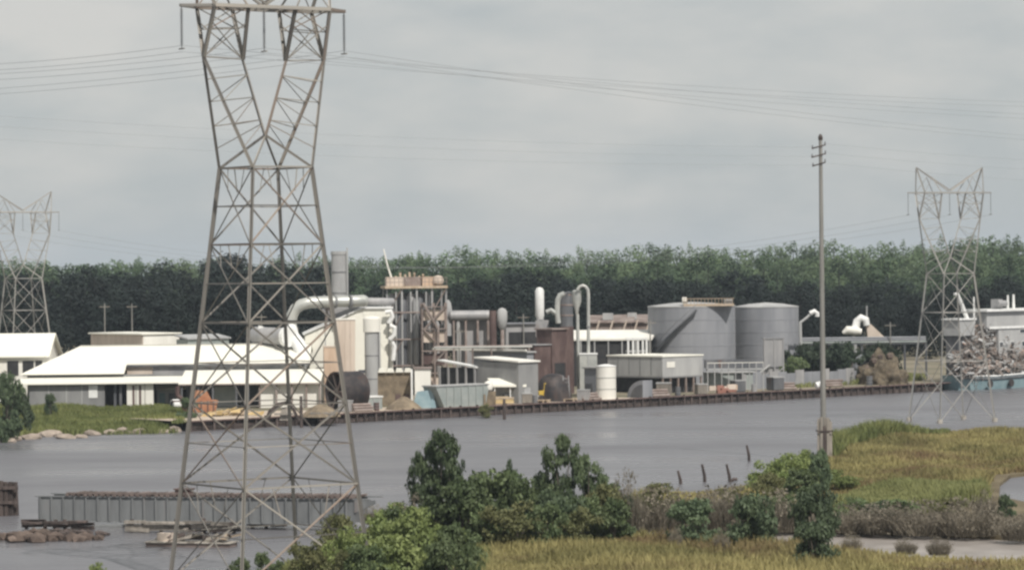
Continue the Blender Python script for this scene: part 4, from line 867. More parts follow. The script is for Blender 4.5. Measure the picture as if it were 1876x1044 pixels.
rc = whole('rust_column', MB().lathe([(6.6/ppm(488),0),(6.6/ppm(488),Z(903,569,488)-YG)], (0,0,0), 14), M['red_rust'], 'dark red rusty column at the end of the long grey cylinder', 'column', Y0(904, 488), smooth=True)
bv = thing('bulb_vessel', 'pale bulb shaped vessel on a leg beside the dark red column', 'vessel', Y0(921, 488)); z_ = Z(921, 581, 488) - YG
part(bv, 'bulb', MB().lathe([(.25,z_-1.9),(.62,z_-1.4),(.78,z_-.3),(.78,z_+.8),(.5,z_+1.25),(.1,z_+1.4)], (0,0,0), 16), M['pale_grey_metal'], True); part(bv, 'leg', MB().cyl((0,0,0),(0,0,z_-1.7),.28,n=8), M['rusty_frame'])
t, Lx, Wy, H = bldg('pipe_shed', 'low bluish shed with a dark open side beyond the bulb vessel', 'shed', 928, 500, 6, 66, 594, 'vessel', 'tank_grey', R(10), over=.4)
part(t, 'dark_opening', MB().box(.4,-.07,1,Lx-.4,-.003,H-1.2), M['dark_open'])
vt_ = thing('upright_tank', 'slim white upright tank with a rounded top, tallest left of the pipe bends', 'tank', Y0(990, 492)); k = ppm(492); zb_ = Z(990,578,492)-YG; zt_ = Z(990,526,492)-YG
part(vt_, 'shell', MB().lathe([(5/k,zb_-.6),(8.2/k,zb_),(8.2/k,zt_-.6),(6/k,zt_-.15),(1/k,zt_)], (0,0,0), 16), M['white_paint'], True)
for a in (0, 2.1, 4.2): part(vt_, 'leg', MB().cyl((6/k*math.cos(a),6/k*math.sin(a),0),(6/k*math.cos(a),6/k*math.sin(a),zb_),.12,n=6), M['pale_grey_metal'])
part(vt_, 'base_box', MB().box(-8/k,-.6,zb_-3.2,16/k,1.2,zb_-.7), M['vessel'])
bp_ = thing('bent_pipe', 'pale pipe curving over like a cane beside the brown vessel', 'pipe', Y0(1020, 486)); bi = Matrix.Translation(-bp_.location); k = ppm(486)
part(bp_, 'pipe', MB().tube([bi @ At(x,y,486) for x, y in ((1023,592),(1021,575),(1021,560),(1022,549),(1026,541),(1034,538))], [5/k]*6, 12), M['duct'], True); part(bp_, 'branch', MB().tube([bi @ At(x,y,486) for x, y in ((1020,575),(1009,568),(1001,572))], [4.5/k]*3, 10), M['duct'], True)
bv2 = thing('brown_vessel', 'dark brown upright vessel between the cane shaped pipe and the funnel', 'vessel', Y0(1039, 488)); h0, h1 = Z(1039,598,488)-YG, Z(1039,535,488)-YG
part(bv2, 'shell', MB().lathe([(12/k,h0),(12/k,h1-.2),(10/k,h1)], (0,0,0), 18), M['dark_vessel'], True); part(bv2, 'skirt', MB().lathe([(13/k,0),(13/k,h0)], (0,0,0), 18), M['red_rust'], True)
for f_ in (.3,.6,.9): part(bv2, 'band', MB().lathe([(12.2/k,h0+(h1-h0)*f_),(12.6/k,h0+(h1-h0)*f_+.04),(12.6/k,h0+(h1-h0)*f_+.2),(12.2/k,h0+(h1-h0)*f_+.24)], (0,0,0), 18), M['rusty_frame'])
fn = thing('funnel_cyclone', 'white funnel shaped cyclone on a thin standing pipe', 'cyclone', Y0(1058, 480)); k = ppm(480); za, zb_, zc = Z(1058,533,480)-YG, Z(1058,552,480)-YG, Z(1060,575,480)-YG
part(fn, 'cone', MB().lathe([(2.6/k,zc),(4/k,zc+.8),(8.5/k,zb_),(8.5/k,za),(5/k,za+.15)], (0,0,0), 16), M['duct'], True); part(fn, 'stand_pipe', MB().cyl((.15,0,0),(.1,0,zc),.25,n=10), M['duct'], True); part(fn, 'side_pipe', MB().tube([(-.4,.1,za-.4),(-1.3,.1,za-.2),(-1.6,.1,za-1)], .2, 8), M['dark_vessel'], True)
up = thing('hoop_pipe', 'tall thin white pipe bent over at the top like a walking stick', 'pipe', Y0(1078, 479)); ui = Matrix.Translation(-up.location)
hp_ = [(1078,668),(1078,600),(1078,540),(1077,531),(1073,525),(1068,523),(1062,525),(1058,531)]
part(up, 'pipe', MB().tube([ui @ At(x,y,479) for x, y in hp_], 3.0/k, 10), M['duct'], True); part(up, 'collar', MB().cyl(ui @ At(1078,600,479), ui @ At(1078,597,479), 4.2/k, n=10), M['tank_seam'])
t, Lx, Wy, H = bldg('rust_house', 'dark reddish brown tall shed under the brown vessel', 'shed', 1012, 476, 28, 28, 604, 'red_rust', 'rust_roof')
part(t, 'lower_annex', MB().box(-3.4, .2, 0, -.02, 3.0, H-2.2), M['red_rust']); part(t, 'annex_roof', MB().box(-3.6,0,H-2.19,-.03,3.1,H-2.05), M['vessel']); part(t, 'dark_opening', MB().box(.5,-.08,.2,Lx-.5,-.003,H*.5), M['dark_open'])
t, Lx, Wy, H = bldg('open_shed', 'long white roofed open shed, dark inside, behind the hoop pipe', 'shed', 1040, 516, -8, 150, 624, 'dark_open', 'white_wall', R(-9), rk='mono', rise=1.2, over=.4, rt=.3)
for i in range(7): part(t, 'post', MB().box(i*Lx/6-.1,-.3,0,i*Lx/6+.1,-.1,H), M['pale_grey_metal'])
t2 = thing('white_gantry', 'small white frame with legs at the end of the long open shed', 'frame', Y0(1150, 500), .1); k = ppm(500)
for x in (0, 9, 18, 27, 34): part(t2, 'leg', MB().box(x/k,0,0,x/k+.28,.3,Z(1165,622,500)-YG), M['white_paint'])
part(t2, 'beam', MB().box(-.2,-.1,Z(1165,622,500)-YG+.002,37/k,.5,Z(1165,618,500)-YG), M['white_paint']); part(t2, 'deck', MB().box(-.1,.05,Z(1165,645,500)-YG,36/k,1.8,Z(1165,642,500)-YG), M['pale_grey_metal'])
for (cx, dd, w_, yt, lb) in ((1082, 545, 74, 578, 'rusty brown shed roof behind the hoop pipe'), (1130, 550, 66, 577, 'rusty brown shed roof nearer the dull round tank')):
    t, Lx, Wy, H = bldg('rusty_shed', lb, 'shed', cx, dd, -10, w_, yt + 14, 'rust_roof', 'rust_roof', R(-4), rk='mono', rise=1.0, over=.5)
    for i in range(3): part(t, 'strut', MB().tube([(i*Lx/3+.3,-.4,H-3.5),(i*Lx/3+1.6,-.4,H+.4)], .16, 6), M['beige_panel'])
    part(t, 'beam', MB().box(-.2,-.5,H-2.2,Lx+.2,-.25,H-1.9), M['beige_panel']); part(t, 'roof_vent', MB().box(Lx*.3,2,H+.5,Lx*.55,4,H+1.6), M['pale_grey_metal'])
# --- grey sheds by the wharf, middle
t, Lx, Wy, H = bldg('long_shed', 'long grey shed with a thin pale roof edge, left of the dark red house', 'shed', 966, 466, 100, 12, 646, 'tank_grey', 'pale_grey_metal', over=.3)
part(t, 'gutter', MB().box(-.6,-.3,H+.21,-.32,Wy+8.0,H+.5), M['white_wall'])
t, Lx, Wy, H = bldg('wall_shed', 'plain grey walled shed with a sloping white roof by the hopper barge', 'shed', 950, 452, 78, 36, 664, 'grey_metal', 'white_wall', over=.25, rk='mono', rise=.5)
part(t, 'door', MB().box(1.0,-.08,0,2.2,-.003,2.2), M['pale_grey_metal'])
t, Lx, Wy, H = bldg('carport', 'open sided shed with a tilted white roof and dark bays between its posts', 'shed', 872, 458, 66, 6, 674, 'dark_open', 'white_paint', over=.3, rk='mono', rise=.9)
for i in range(5): part(t, 'post', MB().box(-.35, i*Wy/4-.12, 0, -.1, i*Wy/4+.12, H), M['vessel'])
t, Lx, Wy, H = bldg('white_hut', 'small bright white hut with a dark window near the sand pile', 'hut', 760, 446, -4, 29, 676, 'white_wall', 'rusty_frame', .05, over=.2)
part(t, 'window', MB().box(.1,-.08,.7,.65,-.003,1.7), M['dark_open']); part(t, 'door_frame', MB().box(-.55,-.1,0,-.3,.2,H), M['white_paint'])
rw = thing('roof_row', 'row of small white roof humps over a brown wall behind the white hut', 'shed', Y0(692, 450), .05); k = ppm(450)
part(rw, 'wall', MB().box(0,0,0,64/k,.3,Z(720,682,450)-YG), M['soil_heap'])
for i in range(4): part(rw, 'roof', MB().prism([(i*16/k+.05,-.4,Z(720,682,450)-YG+.01),(i*16/k+15/k,-.4,Z(720,682,450)-YG+.01),(i*16/k+12/k,-.4,Z(720,675,450)-YG),(i*16/k+3/k,-.4,Z(720,675,450)-YG)], (0,2.5,0)), M['white_roof'])
for x in (32, 48): part(rw, 'door', MB().box(x/k,-.07,0,x/k+.7,-.003,1.6), M['red_rust'])
cr = thing('white_crate', 'pale box shaped skip with a white lid on the sand by the wharf', 'skip', dockpt(742, 6.5), .5); k = ppm(435)
part(cr, 'body', MB().box(-1.0,0,0,1.5,1.9,1.6), M['hopper_green']); part(cr, 'lid', MB().box(-1.1,-.1,1.602,1.6,2.0,1.8), M['white_paint'])
for x in (-.6,.2,1.0): part(cr, 'rib', MB().box(x,-.08,.05,x+.12,-.004,1.55), M['pale_grey_metal'])
gbx = thing('grey_bin', 'grey bins standing left of the lidded skip', 'bin', dockpt(708, 9), .3); part(gbx, 'body', MB().box(-.9,0,.1,.2,1.2,1.8), M['vessel']); part(gbx, 'body', MB().box(.4,.2,.1,1.3,1.2,1.3), M['dark_vessel']); part(gbx, 'lid', MB().box(-1.0,-.1,1.802,.3,1.3,1.95), M['white_paint'])
spile = whole('sand_pile', MB().lathe([(2.6,-.02),(2.0,.55),(1.2,1.15),(.5,1.6),(.1,1.75)], (0,0,0), 18), M['soil_heap'], 'brown sand pile at the wharf edge before the blue tarpaulin', 'sand pile', dockpt(770, 3.2), smooth=True)
hb_ = thing('hopper_barge', 'dull green grey open hopper with a sloped end along the wharf', 'hopper', dockpt(826, 1.2), DOCK); k = ppm(dockpt(826,1.2).y)
Ll = 80 / (math.cos(DOCK) * k)
part(hb_, 'body', MB().prism([(0,0,0),(Ll-.6,0,0),(Ll+.2,0,2.9),(-1.6,0,2.9)], (0,2.6,0)), M['hopper_green']); part(hb_, 'rim', MB().box(-1.7,-.12,2.902,Ll+.3,2.7,3.05), M['pale_grey_metal'])
for i in range(6): part(hb_, 'rib', MB().box(.3+i*Ll/6, -.12, .1, .45+i*Ll/6, -.004, 2.85), M['hopper_green'])
part(hb_, 'end_plate', MB().box(Ll-1.1,-.18,.2,Ll-.7,-.125,1.6), M['soil_heap'])
tp = whole('tarpaulin', MB().prism([(-1.6,0,0),(1.7,0,0),(1.2,0,2.5),(-.9,0,2.2)], (0,1.5,0)), M['blue_tarp'], 'faded blue tarpaulin covered stack between the sand pile and the hopper', 'tarpaulin', dockpt(806, 3.2))
rdm = thing('round_float', 'pale round float on an ochre box at the end of the hopper', 'float', dockpt(910, 1.6)); part(rdm, 'ball', MB().lathe([(.15,2.0),(.55,2.2),(.68,2.7),(.5,3.2),(.1,3.4)], (0,0,0), 14), M['white_wall'], True); part(rdm, 'box', MB().box(-.7,-.3,0,1.0,.9,1.95), M['soil_heap'])
# canopy, lumber, loader, dome
cn = thing('canopy', 'bright white topped canopy on posts beside the yellow lumber', 'canopy', dockpt(968, 4.0), .25); hs = Z(968, 704, cn.location.y) - YG
part(cn, 'roof', MB().prism([(-2.3,-.6,hs-.25),(2.5,-.6,hs-.35),(2.5,2.4,hs+.5),(-2.3,2.4,hs+.6)], (0,0,.28)), M['white_roof'])
for x, y_ in ((-2.0,-.3),(.2,-.3),(2.2,-.3),(-2.0,2.1),(2.2,2.1)): part(cn, 'post', MB().box(x,y_,0,x+.14,y_+.14,hs-.2), M['white_paint'])
part(cn, 'dark_crate', MB().box(-.4,.3,0,1.9,1.8,1.3), M['dark_vessel'])
for j, (px_, yb, lb, mm) in enumerate(((936,738,'yellow lumber stack on the wharf left of the white canopy','lumber'),(948,727,'ochre crate stack just under the canopy edge','lumber'))):
    ls = thing('lumber_stack', lb, 'lumber', dockpt(px_, 1.3 if px_ < 940 else 3.4), .3)
    for r0 in range(4):
        for c0 in range(4): part(ls, 'plank', MB().box(-1.4+rf.uniform(-.15,.15), c0*.32, r0*.27, 1.3+rf.uniform(-.15,.15), c0*.32+.28, r0*.27+.22), M[mm if (r0+c0) % 3 else 'tan_wood'])
for j in range(9):
    px_ = 1010 + j * 8 + rf.uniform(-3, 3)
    pal = thing('pallet', 'brown pallets and offcuts strewn on the wharf below the loader', 'pallet', dockpt(px_, rf.uniform(1.2, 4)), rf.uniform(0, 1.2), 'pallets on the wharf')
    for q in range(5): part(pal, 'slat', MB().box(-.8, q*.3, .3, .8, q*.3+.2, .36), M['tan_wood'])
    part(pal, 'runner', MB().box(-.75,0,0,-.55,1.4,.29).box(.55,0,0,.75,1.4,.29), M['tan_wood'])
dm = thing('dark_dome', 'dark low rounded mound behind the white canopy and the yellow loader', 'dome', Y0(1014, 460)); k = ppm(460); hd = Z(1014, 684, 460) - YG; rd = 34/k
part(dm, 'shell', MB().lathe([(rd*math.cos(i*math.pi/20)**.7, hd*math.sin(i*math.pi/20)) for i in range(10)] + [(.05, hd)], (0,0,0), 24), M['black_iron'], True)
part(dm, 'edge_skirt', MB().lathe([(rd*1.02,0),(rd*1.02,.35)], (0,0,0), 24), M['black_iron'])
ex = thing('yellow_loader', 'small yellow loader with a raised arm in front of the dark dome', 'loader', dockpt(1038, 4.2), .4)
part(ex, 'body', MB().prism([(-.9,0,.7),(.9,0,.7),(.9,0,1.5),(.1,0,1.7),(-.9,0,1.4)], (0,1.3,0)), M['yellow_paint']); cb = part(ex, 'cab', MB().prism([(-.2,.1,1.5),(.8,.1,1.5),(.65,.1,2.6),(0,.1,2.6)], (0,1.1,0)), M['yellow_paint']); part(cb, 'pane', MB().box(.0,.05,1.75,.6,.095,2.45), M['glass'])
for x in (-.65, .65): part(ex, 'wheel', MB().cyl((x,-.15,.5),(x,.2,.5),.5,n=16), M['black_iron']); part(ex, 'wheel', MB().cyl((x,1.1,.5),(x,1.45,.5),.5,n=16), M['black_iron'])
part(ex, 'arm', MB().tube([(.6,.5,1.4),(1.2,.4,2.9),(.9,.3,3.4)], .14, 6), M['yellow_paint']); part(ex, 'bucket', MB().prism([(-1.7,-.1,.15),(-.95,-.1,.15),(-.95,-.1,.9),(-1.3,-.1,.9)], (0,1.5,0)), M['white_paint'])
lg = thing('lattice_derrick', 'thin grey frame ladder standing beside the yellow loader', 'frame', dockpt(1062, 2.6), .3)
for x in (-.5, .5): part(lg, 'rail', MB().tube([(x,0,0),(x*.8,.2,3.6)], .08, 6), M['vessel'])
for i in range(6): part(lg, 'rung', MB().box(-.5,.02+i*.03,.4+i*.55,.5,.1+i*.03,.48+i*.55), M['vessel'])
# grey boxes and pale tanks around the big box building
t, Lx, Wy, H = bldg('grey_block', 'pair of dull grey equipment cabins left of the greenish white tank', 'cabin', 1095, 470, 24, 26, 675, 'tank_grey', 'vessel')
part(t, 'door', MB().box(.4,-.07,0,1.5,-.003,2.1), M['dark_vessel']); part(t, 'louvre', MB().box(-.06,1.0,1.0,-.003,2.4,2.0), M['dark_vessel'])
pb = thing('pot_tank', 'square pale green tank standing on the grey cabins', 'tank', Y0(1078, 478)); k = ppm(478); z0_, z1_ = Z(1078,692,478)-YG, Z(1078,649,478)-YG
part(pb, 'body', MB().box(-16/k,-.8,z0_-2.0,16/k,1.4,z1_), M['duct']); part(pb, 'rim', MB().box(-17/k,-.9,z1_+.002,17/k,1.5,z1_+.18), M['white_paint']); part(pb, 'rib', MB().box(-.1,-.88,z0_-2,.1,-.804,z1_-.05), M['pale_grey_metal'])
gt = thing('round_tank', 'small greenish white round tank at the wharf before the box building', 'tank', dockpt(1139, 3.0)); k = ppm(gt.location.y); hs = Z(1139, 671, gt.location.y) - YG
part(gt, 'shell', MB().lathe([(18/k,0),(18/k,hs)], (0,0,0), 26), M['white_wall'], True); part(gt, 'lid', MB().lathe([(18.6/k,hs+.003),(18.6/k,hs+.12),(4/k,hs+.35)], (0,0,0), 26), M['white_paint'], True)
for f_ in (.3,.65): part(gt, 'band', MB().lathe([(18.1/k,hs*f_),(18.6/k,hs*f_+.03),(18.6/k,hs*f_+.12),(18.1/k,hs*f_+.15)], (0,0,0), 26), M['duct'])
t, Lx, Wy, H = bldg('box_building', 'plain pale grey box building with a white top above the wharf', 'building', 1214, 482, 98, 78, 654, 'pale_grey_metal', 'white_roof', over=.12, z0=YG+2.5)
part(t, 'wall_panel', MB().box(Lx*.1,-.06,H*.45,Lx*.3,-.003,H*.75), M['white_wall'])
for i in range(1, 5): part(t, 'seam', MB().box(-.05,i*Wy/5-.05,.2,-.003,i*Wy/5+.05,H-.1), M['tank_seam'])
part(t, 'recess_shade_wall', MB().box(1.2,1.2,-2.5,Lx-.2,1.4,-.02).box(1.2,1.41,-2.5,1.4,Wy-.3,-.02), M['dark_open'])  # near-black sheets painted as the shade of the recess underneath
part(t, 'floor', MB().box(.02,.02,-.22,Lx-.02,Wy-.02,-.003), M['tank_seam'])
for i in range(6): part(t, 'post', MB().box(.1+i*(Lx-.4)/5,.1,-2.5,.35+i*(Lx-.4)/5,.35,-.23), M['rusty_frame'])
qd = thing('quonset_end', 'dark quarter round hood in the shade below the box building', 'hood', dockpt(1190, 2.5), DOCK); 
part(qd, 'shell', MB().prism([(0,3.1*math.cos(i*math.pi/24)-1.2,2.5*math.sin(i*math.pi/24)) for i in range(13)] + [(0,-1.2,0)], (2.0,0,0)), M['tank_grey']); part(qd, 'inner_panel', MB().prism([(-.03,2.4*math.cos(i*math.pi/24)-1.2,1.9*math.sin(i*math.pi/24)) for i in range(13)] + [(-.03,-1.2,0)], (.02,0,0)), M['dark_vessel'])
t, Lx, Wy, H = bldg('lean_shed', 'small low shed with a rust stained front right of the box building', 'shed', 1302, 492, 12, 80, 684, 'hopper_green', 'pale_grey_metal', R(25), over=.3)
part(t, 'dark_opening', MB().box(Lx*.55,-.08,0,Lx*.8,-.003,2.4), M['dark_open'])
rp_ = thing('red_machinery', 'red and pink machinery scraps heaped before the low shed', 'machinery', dockpt(1348, 2.5), .2)
for i in range(16): part(rp_, 'lump', MB().box(-.5,-.3,0,rf.uniform(.2,.8),.4,rf.uniform(.3,.8)), M['red_paint' if i % 2 else 'beige_panel']).location = (rf.uniform(-2,2), rf.uniform(-.6,.8), rf.uniform(0,.7))
# --- the two big tanks
def big_tank(px, D, wpx, ytop, label, nb):
    t = thing('storage_tank', label, 'tank', Y0(px, D), 0); k = ppm(D); r = wpx / 2 / k; h = Z(px, ytop, D) - YG
    part(t, 'shell', MB().lathe([(r,0),(r,h)], (0,0,0), 56), M['tank_grey'], True); part(t, 'roof', MB().lathe([(r+.06,h+.003),(r+.06,h+.16),(r*.5,h+.6),(.1,h+.8)], (0,0,0), 56), M['pale_grey_metal'], True)
    for i in range(1, nb): part(t, 'seam', MB().lathe([(r+.005,h*i/nb),(r+.035,h*i/nb+.02),(r+.035,h*i/nb+.1),(r+.005,h*i/nb+.12)], (0,0,0), 56), M['tank_grey'])
    rr = MB()
    for i in range(40):
        a = i * .157; rr.cyl((r*math.cos(a)*.99, r*math.sin(a)*.99, h+.16), (r*math.cos(a)*.99, r*math.sin(a)*.99, h+.9), .03, n=4)
    return t, r, h, rr
T1, r1, h1, _ = big_tank(1268, 520, 160, 562, 'wide dull grey storage tank with a stair curling up its side', 6)
def on(t_, r, a, z): return Vector((r*math.cos(a), r*math.sin(a), z))
stp = MB().box(-.45,-.16,0,.45,.16,.07).mesh('step', M['tank_seam'])
for i in range(34):
    a = R(-150) + i * R(1.9); o = link('step', stp, T1); o.location = on(T1, r1 + .5, a, h1 * (.35 + .62 * i / 33)); o.rotation_euler = (0, 0, a)
part(T1, 'stair_rail', MB().tube([on(T1, r1 + .95, R(-150) + i*R(1.9), h1*(.35+.62*i/33) + .9) for i in range(34)], .06, 5), M['tank_seam']); part(T1, 'stringer', MB().tube([on(T1, r1 + .95, R(-150) + i*R(1.9), h1*(.35+.62*i/33)-.05) for i in range(34)], .14, 5), M['dark_vessel'])
k = ppm(527)
part(T1, 'platform', MB().box(-18/k,-r1*.97,h1+.17,72/k,-r1*.2,h1+.5), M['tan_wood'])
rl = MB(); 
for i in range(15): rl.box(-18/k+i*6.2/k,-r1*.97,h1+.502,-18/k+i*6.2/k+.08,-r1*.95,h1+1.3)
rl.box(-18/k,-r1*.975,h1+1.3,72/k,-r1*.945,h1+1.4); part(T1, 'railing', rl, M['tan_wood']); part(T1, 'roof_hatch', MB().box(-20/k,-r1*.9,h1+.503,-12/k,-r1*.8,h1+1.6), M['white_wall']); part(T1, 'roof_hatch', MB().box(56/k,-r1*.9,h1+.503,70/k,-r1*.5,h1+1.2), M['pale_grey_metal'])
T2, r2, h2, _ = big_tank(1404.5, 531, 119, 563, 'round grey storage tank with a dark square tower in front of it', 6)
k = ppm(507); tw_ = thing('tank_tower', 'dark square panelled tower standing against the round tank', 'tower', Y0(1400, 506), .05); hs = Z(1415, 620, 506) - YG; wv_ = 37/k
part(tw_, 'panel', MB().box(.1,0,hs*.42,wv_-.1,1.6,hs-.1), M['vessel']); part(tw_, 'top', MB().box(-.1,-.1,hs-.098,wv_+.1,1.7,hs+.08), M['tank_seam'])
for x in (0, wv_*.5, wv_-.2): part(tw_, 'column', MB().box(x,-.1,0,x+.2,.1,hs-.1), M['vessel'])
part(tw_, 'brace', MB().tube([(0,-.12,.5),(wv_,-.12,hs*.4)], .1, 5), M['pale_grey_metal']); part(tw_, 'lower_panel', MB().box(.1,.3,0,wv_*.75,1.5,hs*.4), M['vessel']); part(tw_, 'pipe', MB().tube([(-.6,-.3,0),(-.6,-.3,hs*.3),(.9,-.3,hs*.45)], .18, 8), M['pale_grey_metal'], True)
fc = thing('catwalk', 'low pale catwalk with a railing between the box building and the square tower', 'catwalk', Y0(1296, 488), R(8)); k = ppm(488); z_ = Z(1340, 678, 488) - YG
part(fc, 'deck', MB().box(0,0,z_,105/k,1.2,z_+.2), M['pale_grey_metal']); 
for i in range(9): part(fc, 'post', MB().box(i*13/k,0,0,i*13/k+.12,.15,z_+1.1), M['pale_grey_metal'])
part(fc, 'rail', MB().box(0,-.05,z_+1.05,105/k,.0,z_+1.15), M['white_wall']); part(fc, 'duct', MB().box(0,1.4,z_+.3,80/k,2.4,z_+1.5), M['dark_vessel'])
# --- right of the tanks
pr_ = thing('pipe_bridge', 'long grey green pipe bridge running from the round tank to the ship', 'pipe bridge', Y0(1462, 530), .02); k = ppm(530); z_ = Z(1570, 627, 530) - YG; ln = 236/k
for i, dz in enumerate((0, .36, .7)): part(pr_, 'pipe', MB().tube([(0,i*.25,z_+dz),(ln,i*.25,z_+dz)], .16, 8), M['tank_grey' if i else 'hopper_green'], True)
part(pr_, 'truss', MB().box(0,-.2,z_-.35,ln,-.05,z_-.22), M['dark_vessel'])
for i in range(7): part(pr_, 'support', MB().box(i*ln/6-.15,0,0,i*ln/6+.15,.3,z_-.36), M['dark_vessel'])
wc = thing('white_cyclone', 'white swan necked blower with a brown slanted chute on the pipe bridge', 'blower', Y0(1570, 534)); wi = Matrix.Translation(-wc.location); k = ppm(534)
part(wc, 'neck', MB().tube([wi @ At(x,y,534) for x, y in ((1562,608),(1568,600),(1570,588),(1577,582),(1586,586),(1588,596))], [9/k,8/k,7/k,7/k,7/k,6/k], 12), M['white_paint'], True); part(wc, 'body', MB().tube([wi @ At(1544,610,533), wi @ At(1552,605,533), wi @ At(1566,606,533), wi @ At(1578,608,533)], [3/k,8/k,8.5/k,6/k], 12), M['white_wall'], True)
part(wc, 'chute', MB().prism([wi @ At(1588,594,534), wi @ At(1596,594,534), wi @ At(1620,617,534), wi @ At(1590,617,534)], (0,1.6,0)), M['beige_panel']); part(wc, 'vent', MB().tube([wi @ At(1588,584,534), wi @ At(1588,560,534)], .12, 6), M['pale_grey_metal']); part(wc, 'stand', MB().cyl((0,0,0), wi @ At(1565,612,534), .3, n=8), M['pale_grey_metal'])
la = thing('arm_lamp', 'pale slanting jib with a hooked head between the round tank and the pole', 'jib', Y0(1468, 524)); wi = Matrix.Translation(-la.location)
part(la, 'arm', MB().tube([wi @ At(x,y,524) for x, y in ((1465,592),(1478,582),(1486,574))], .22, 8), M['pale_grey_metal'], True); part(la, 'head', MB().tube([wi @ At(x,y,524) for x, y in ((1484,574),(1492,570),(1497,574),(1497,580))], .38, 8), M['white_paint'], True); part(la, 'mast', MB().cyl((0,0,0), wi @ At(1466,592,524), .25, n=8), M['pale_grey_metal'])
gd = thing('grey_dome', 'dull blue grey dome half hidden in the dark bushes under the pipe bridge', 'dome', Y0(1580, 520)); k = ppm(520); hd = Z(1580,649,520)-YG
part(gd, 'shell', MB().lathe([(24/k*math.cos(i*math.pi/20), hd*math.sin(i*math.pi/20)) for i in range(10)] + [(.05, hd)], (0,0,0), 20), M['tank_grey'], True); part(gd, 'collar', MB().lathe([(24.8/k,0),(24.8/k,.5)], (0,0,0), 20), M['vessel'])
for px_, y_, lb in ((1551, 694, 'small bright white drum lying in the weeds under the blue grey dome'), (1499, 710, 'small pale drum beside the tall wooden pole on the far wharf')):
    d_ = thing('drum', lb, 'drum', gp(px_, y_ + 3)); part(d_, 'shell', MB().cyl((-.35,0,.55),(.4,.3,.75),.5,n=14), M['white_paint']); part(d_, 'band', MB().cyl((0,.13,.64),(.1,.17,.66),.53,n=14), M['pale_grey_metal'])
dh = thing('dirt_heap', 'tall brown heap of dirt and rocks between the dome and the ship', 'dirt heap', dockpt(1670, 6), 0)
bm = bmesh.new(); bmesh.ops.create_icosphere(bm, subdivisions=5, radius=1)
from mathutils import noise
for v in bm.verts:
    k_ = 1 + .35 * noise.noise(v.co * 2.2) + .16 * noise.noise(v.co * 6) + .14 * noise.noise(v.co * 15); v.co = Vector((v.co.x*3.6*k_, v.co.y*3.4*k_, max(-.1, v.co.z)*4.4*k_))
me = bpy.data.meshes.new('mound'); bm.to_mesh(me); bm.free(); me.materials.append(M['dark_soil']); me.shade_smooth(); link('mound', me, dh)
for i in range(30):
    a = rf.uniform(3.0, 6.4); z_ = rf.uniform(.1, 4.4); r = 3.5 * (1 - z_ / 7); bm = bmesh.new(); bmesh.ops.create_icosphere(bm, subdivisions=1, radius=rf.uniform(.25,.7))
    me = bpy.data.meshes.new('stone'); bm.to_mesh(me); bm.free(); me.materials.append(M['rubble' if i % 5 else 'stone']); o = link('stone', me, dh); o.location = (r*math.cos(a), r*math.sin(a)*.9, z_)
# --- the blue ship
SH = G(1700, 713, 0) + ND * .8; sh = thing('ship', 'blue hulled ship with a white deckhouse moored beyond the dirt heap', 'ship', SH, DOCK)
LS = 46.0; hull = MB(); st_ = [(-.4,2.4,2.3),(2,0.9,2.1),(6,.2,2.0),(14,0,2.2),(24,0,2.9),(34,.6,3.8),(42,2.6,4.8),(46,4.4,5.4)]
vv = []
for x, i_, z_ in st_: vv += [(x, -8.2+i_, z_), (x, -8.2+i_+.25, .0), (x, -8.2+i_+.6, -1.2), (x, -i_-.6, -1.2), (x, -i_-.2, 0), (x, -i_, z_)]
ff = []
for i in range(len(st_)-1):
    for j in range(5): ff.append((i*6+j, i*6+j+1, (i+1)*6+j+1, (i+1)*6+j))
    ff.append((i*6+5, i*6, (i+1)*6, (i+1)*6+5))
ff += [tuple(range(6))[::-1], tuple(range((len(st_)-1)*6, len(st_)*6))]
hull.add(vv, ff); part(sh, 'hull', hull, M['blue_paint']); part(sh, 'rub_rail', MB().tube([(x, -8.25+i_, z_-.35) for x, i_, z_ in st_], .14, 6), M['dark_vessel']); part(sh, 'gunwale', MB().tube([(x, -8.2+i_, z_+.08) for x, i_, z_ in st_], .13, 6), M['white_paint'])
for i in range(7): o = part(sh, 'tyre_fender', MB().lathe([(.3,-.16),(.58,-.14),(.62,0),(.58,.14),(.3,.16)], (0,0,0), 14), M['black_iron']); o.location = (4 + i*5.4, -8.5, .9); o.rotation_euler = (R(90),0,0)
ks = ppm(525); 
def zs(y): return Z(1800, y, 525)
dkh = part(sh, 'deckhouse', MB().box(9,-6.4,2.1,36,-1.2,zs(600)).box(7,-5.6,zs(600)+.003,36,-1.6,zs(570)), M['pale_grey_metal'])
part(sh, 'deck_edge', MB().box(6.4,-6.6,zs(600)-.12,36.5,-6.42,zs(597)), M['white_paint']); part(sh, 'bridge_roof', MB().box(6.3,-6.2,zs(570)+.004,36.5,-1.0,zs(566)), M['white_paint'])
def swin(x0, x1, z0, z1, y): 
    f_ = part(sh, 'window', MB().box(x0-.08,y-.06,z0-.08,x1+.08,y-.003,z1+.08), M['white_paint']); part(f_, 'pane', MB().box(x0,y-.08,z0,x1,y-.061,z1), M['glass'])
for i in range(7): swin(14.5+i*2.9, 15.9+i*2.9, zs(610), zs(604), -6.4)
for i in range(9): swin(9.2+i*2.9, 10.0+i*2.9, zs(634), zs(626), -6.4)
for i in range(4): swin(20+i*4.1, 21.4+i*4.1, zs(590), zs(583), -5.6)
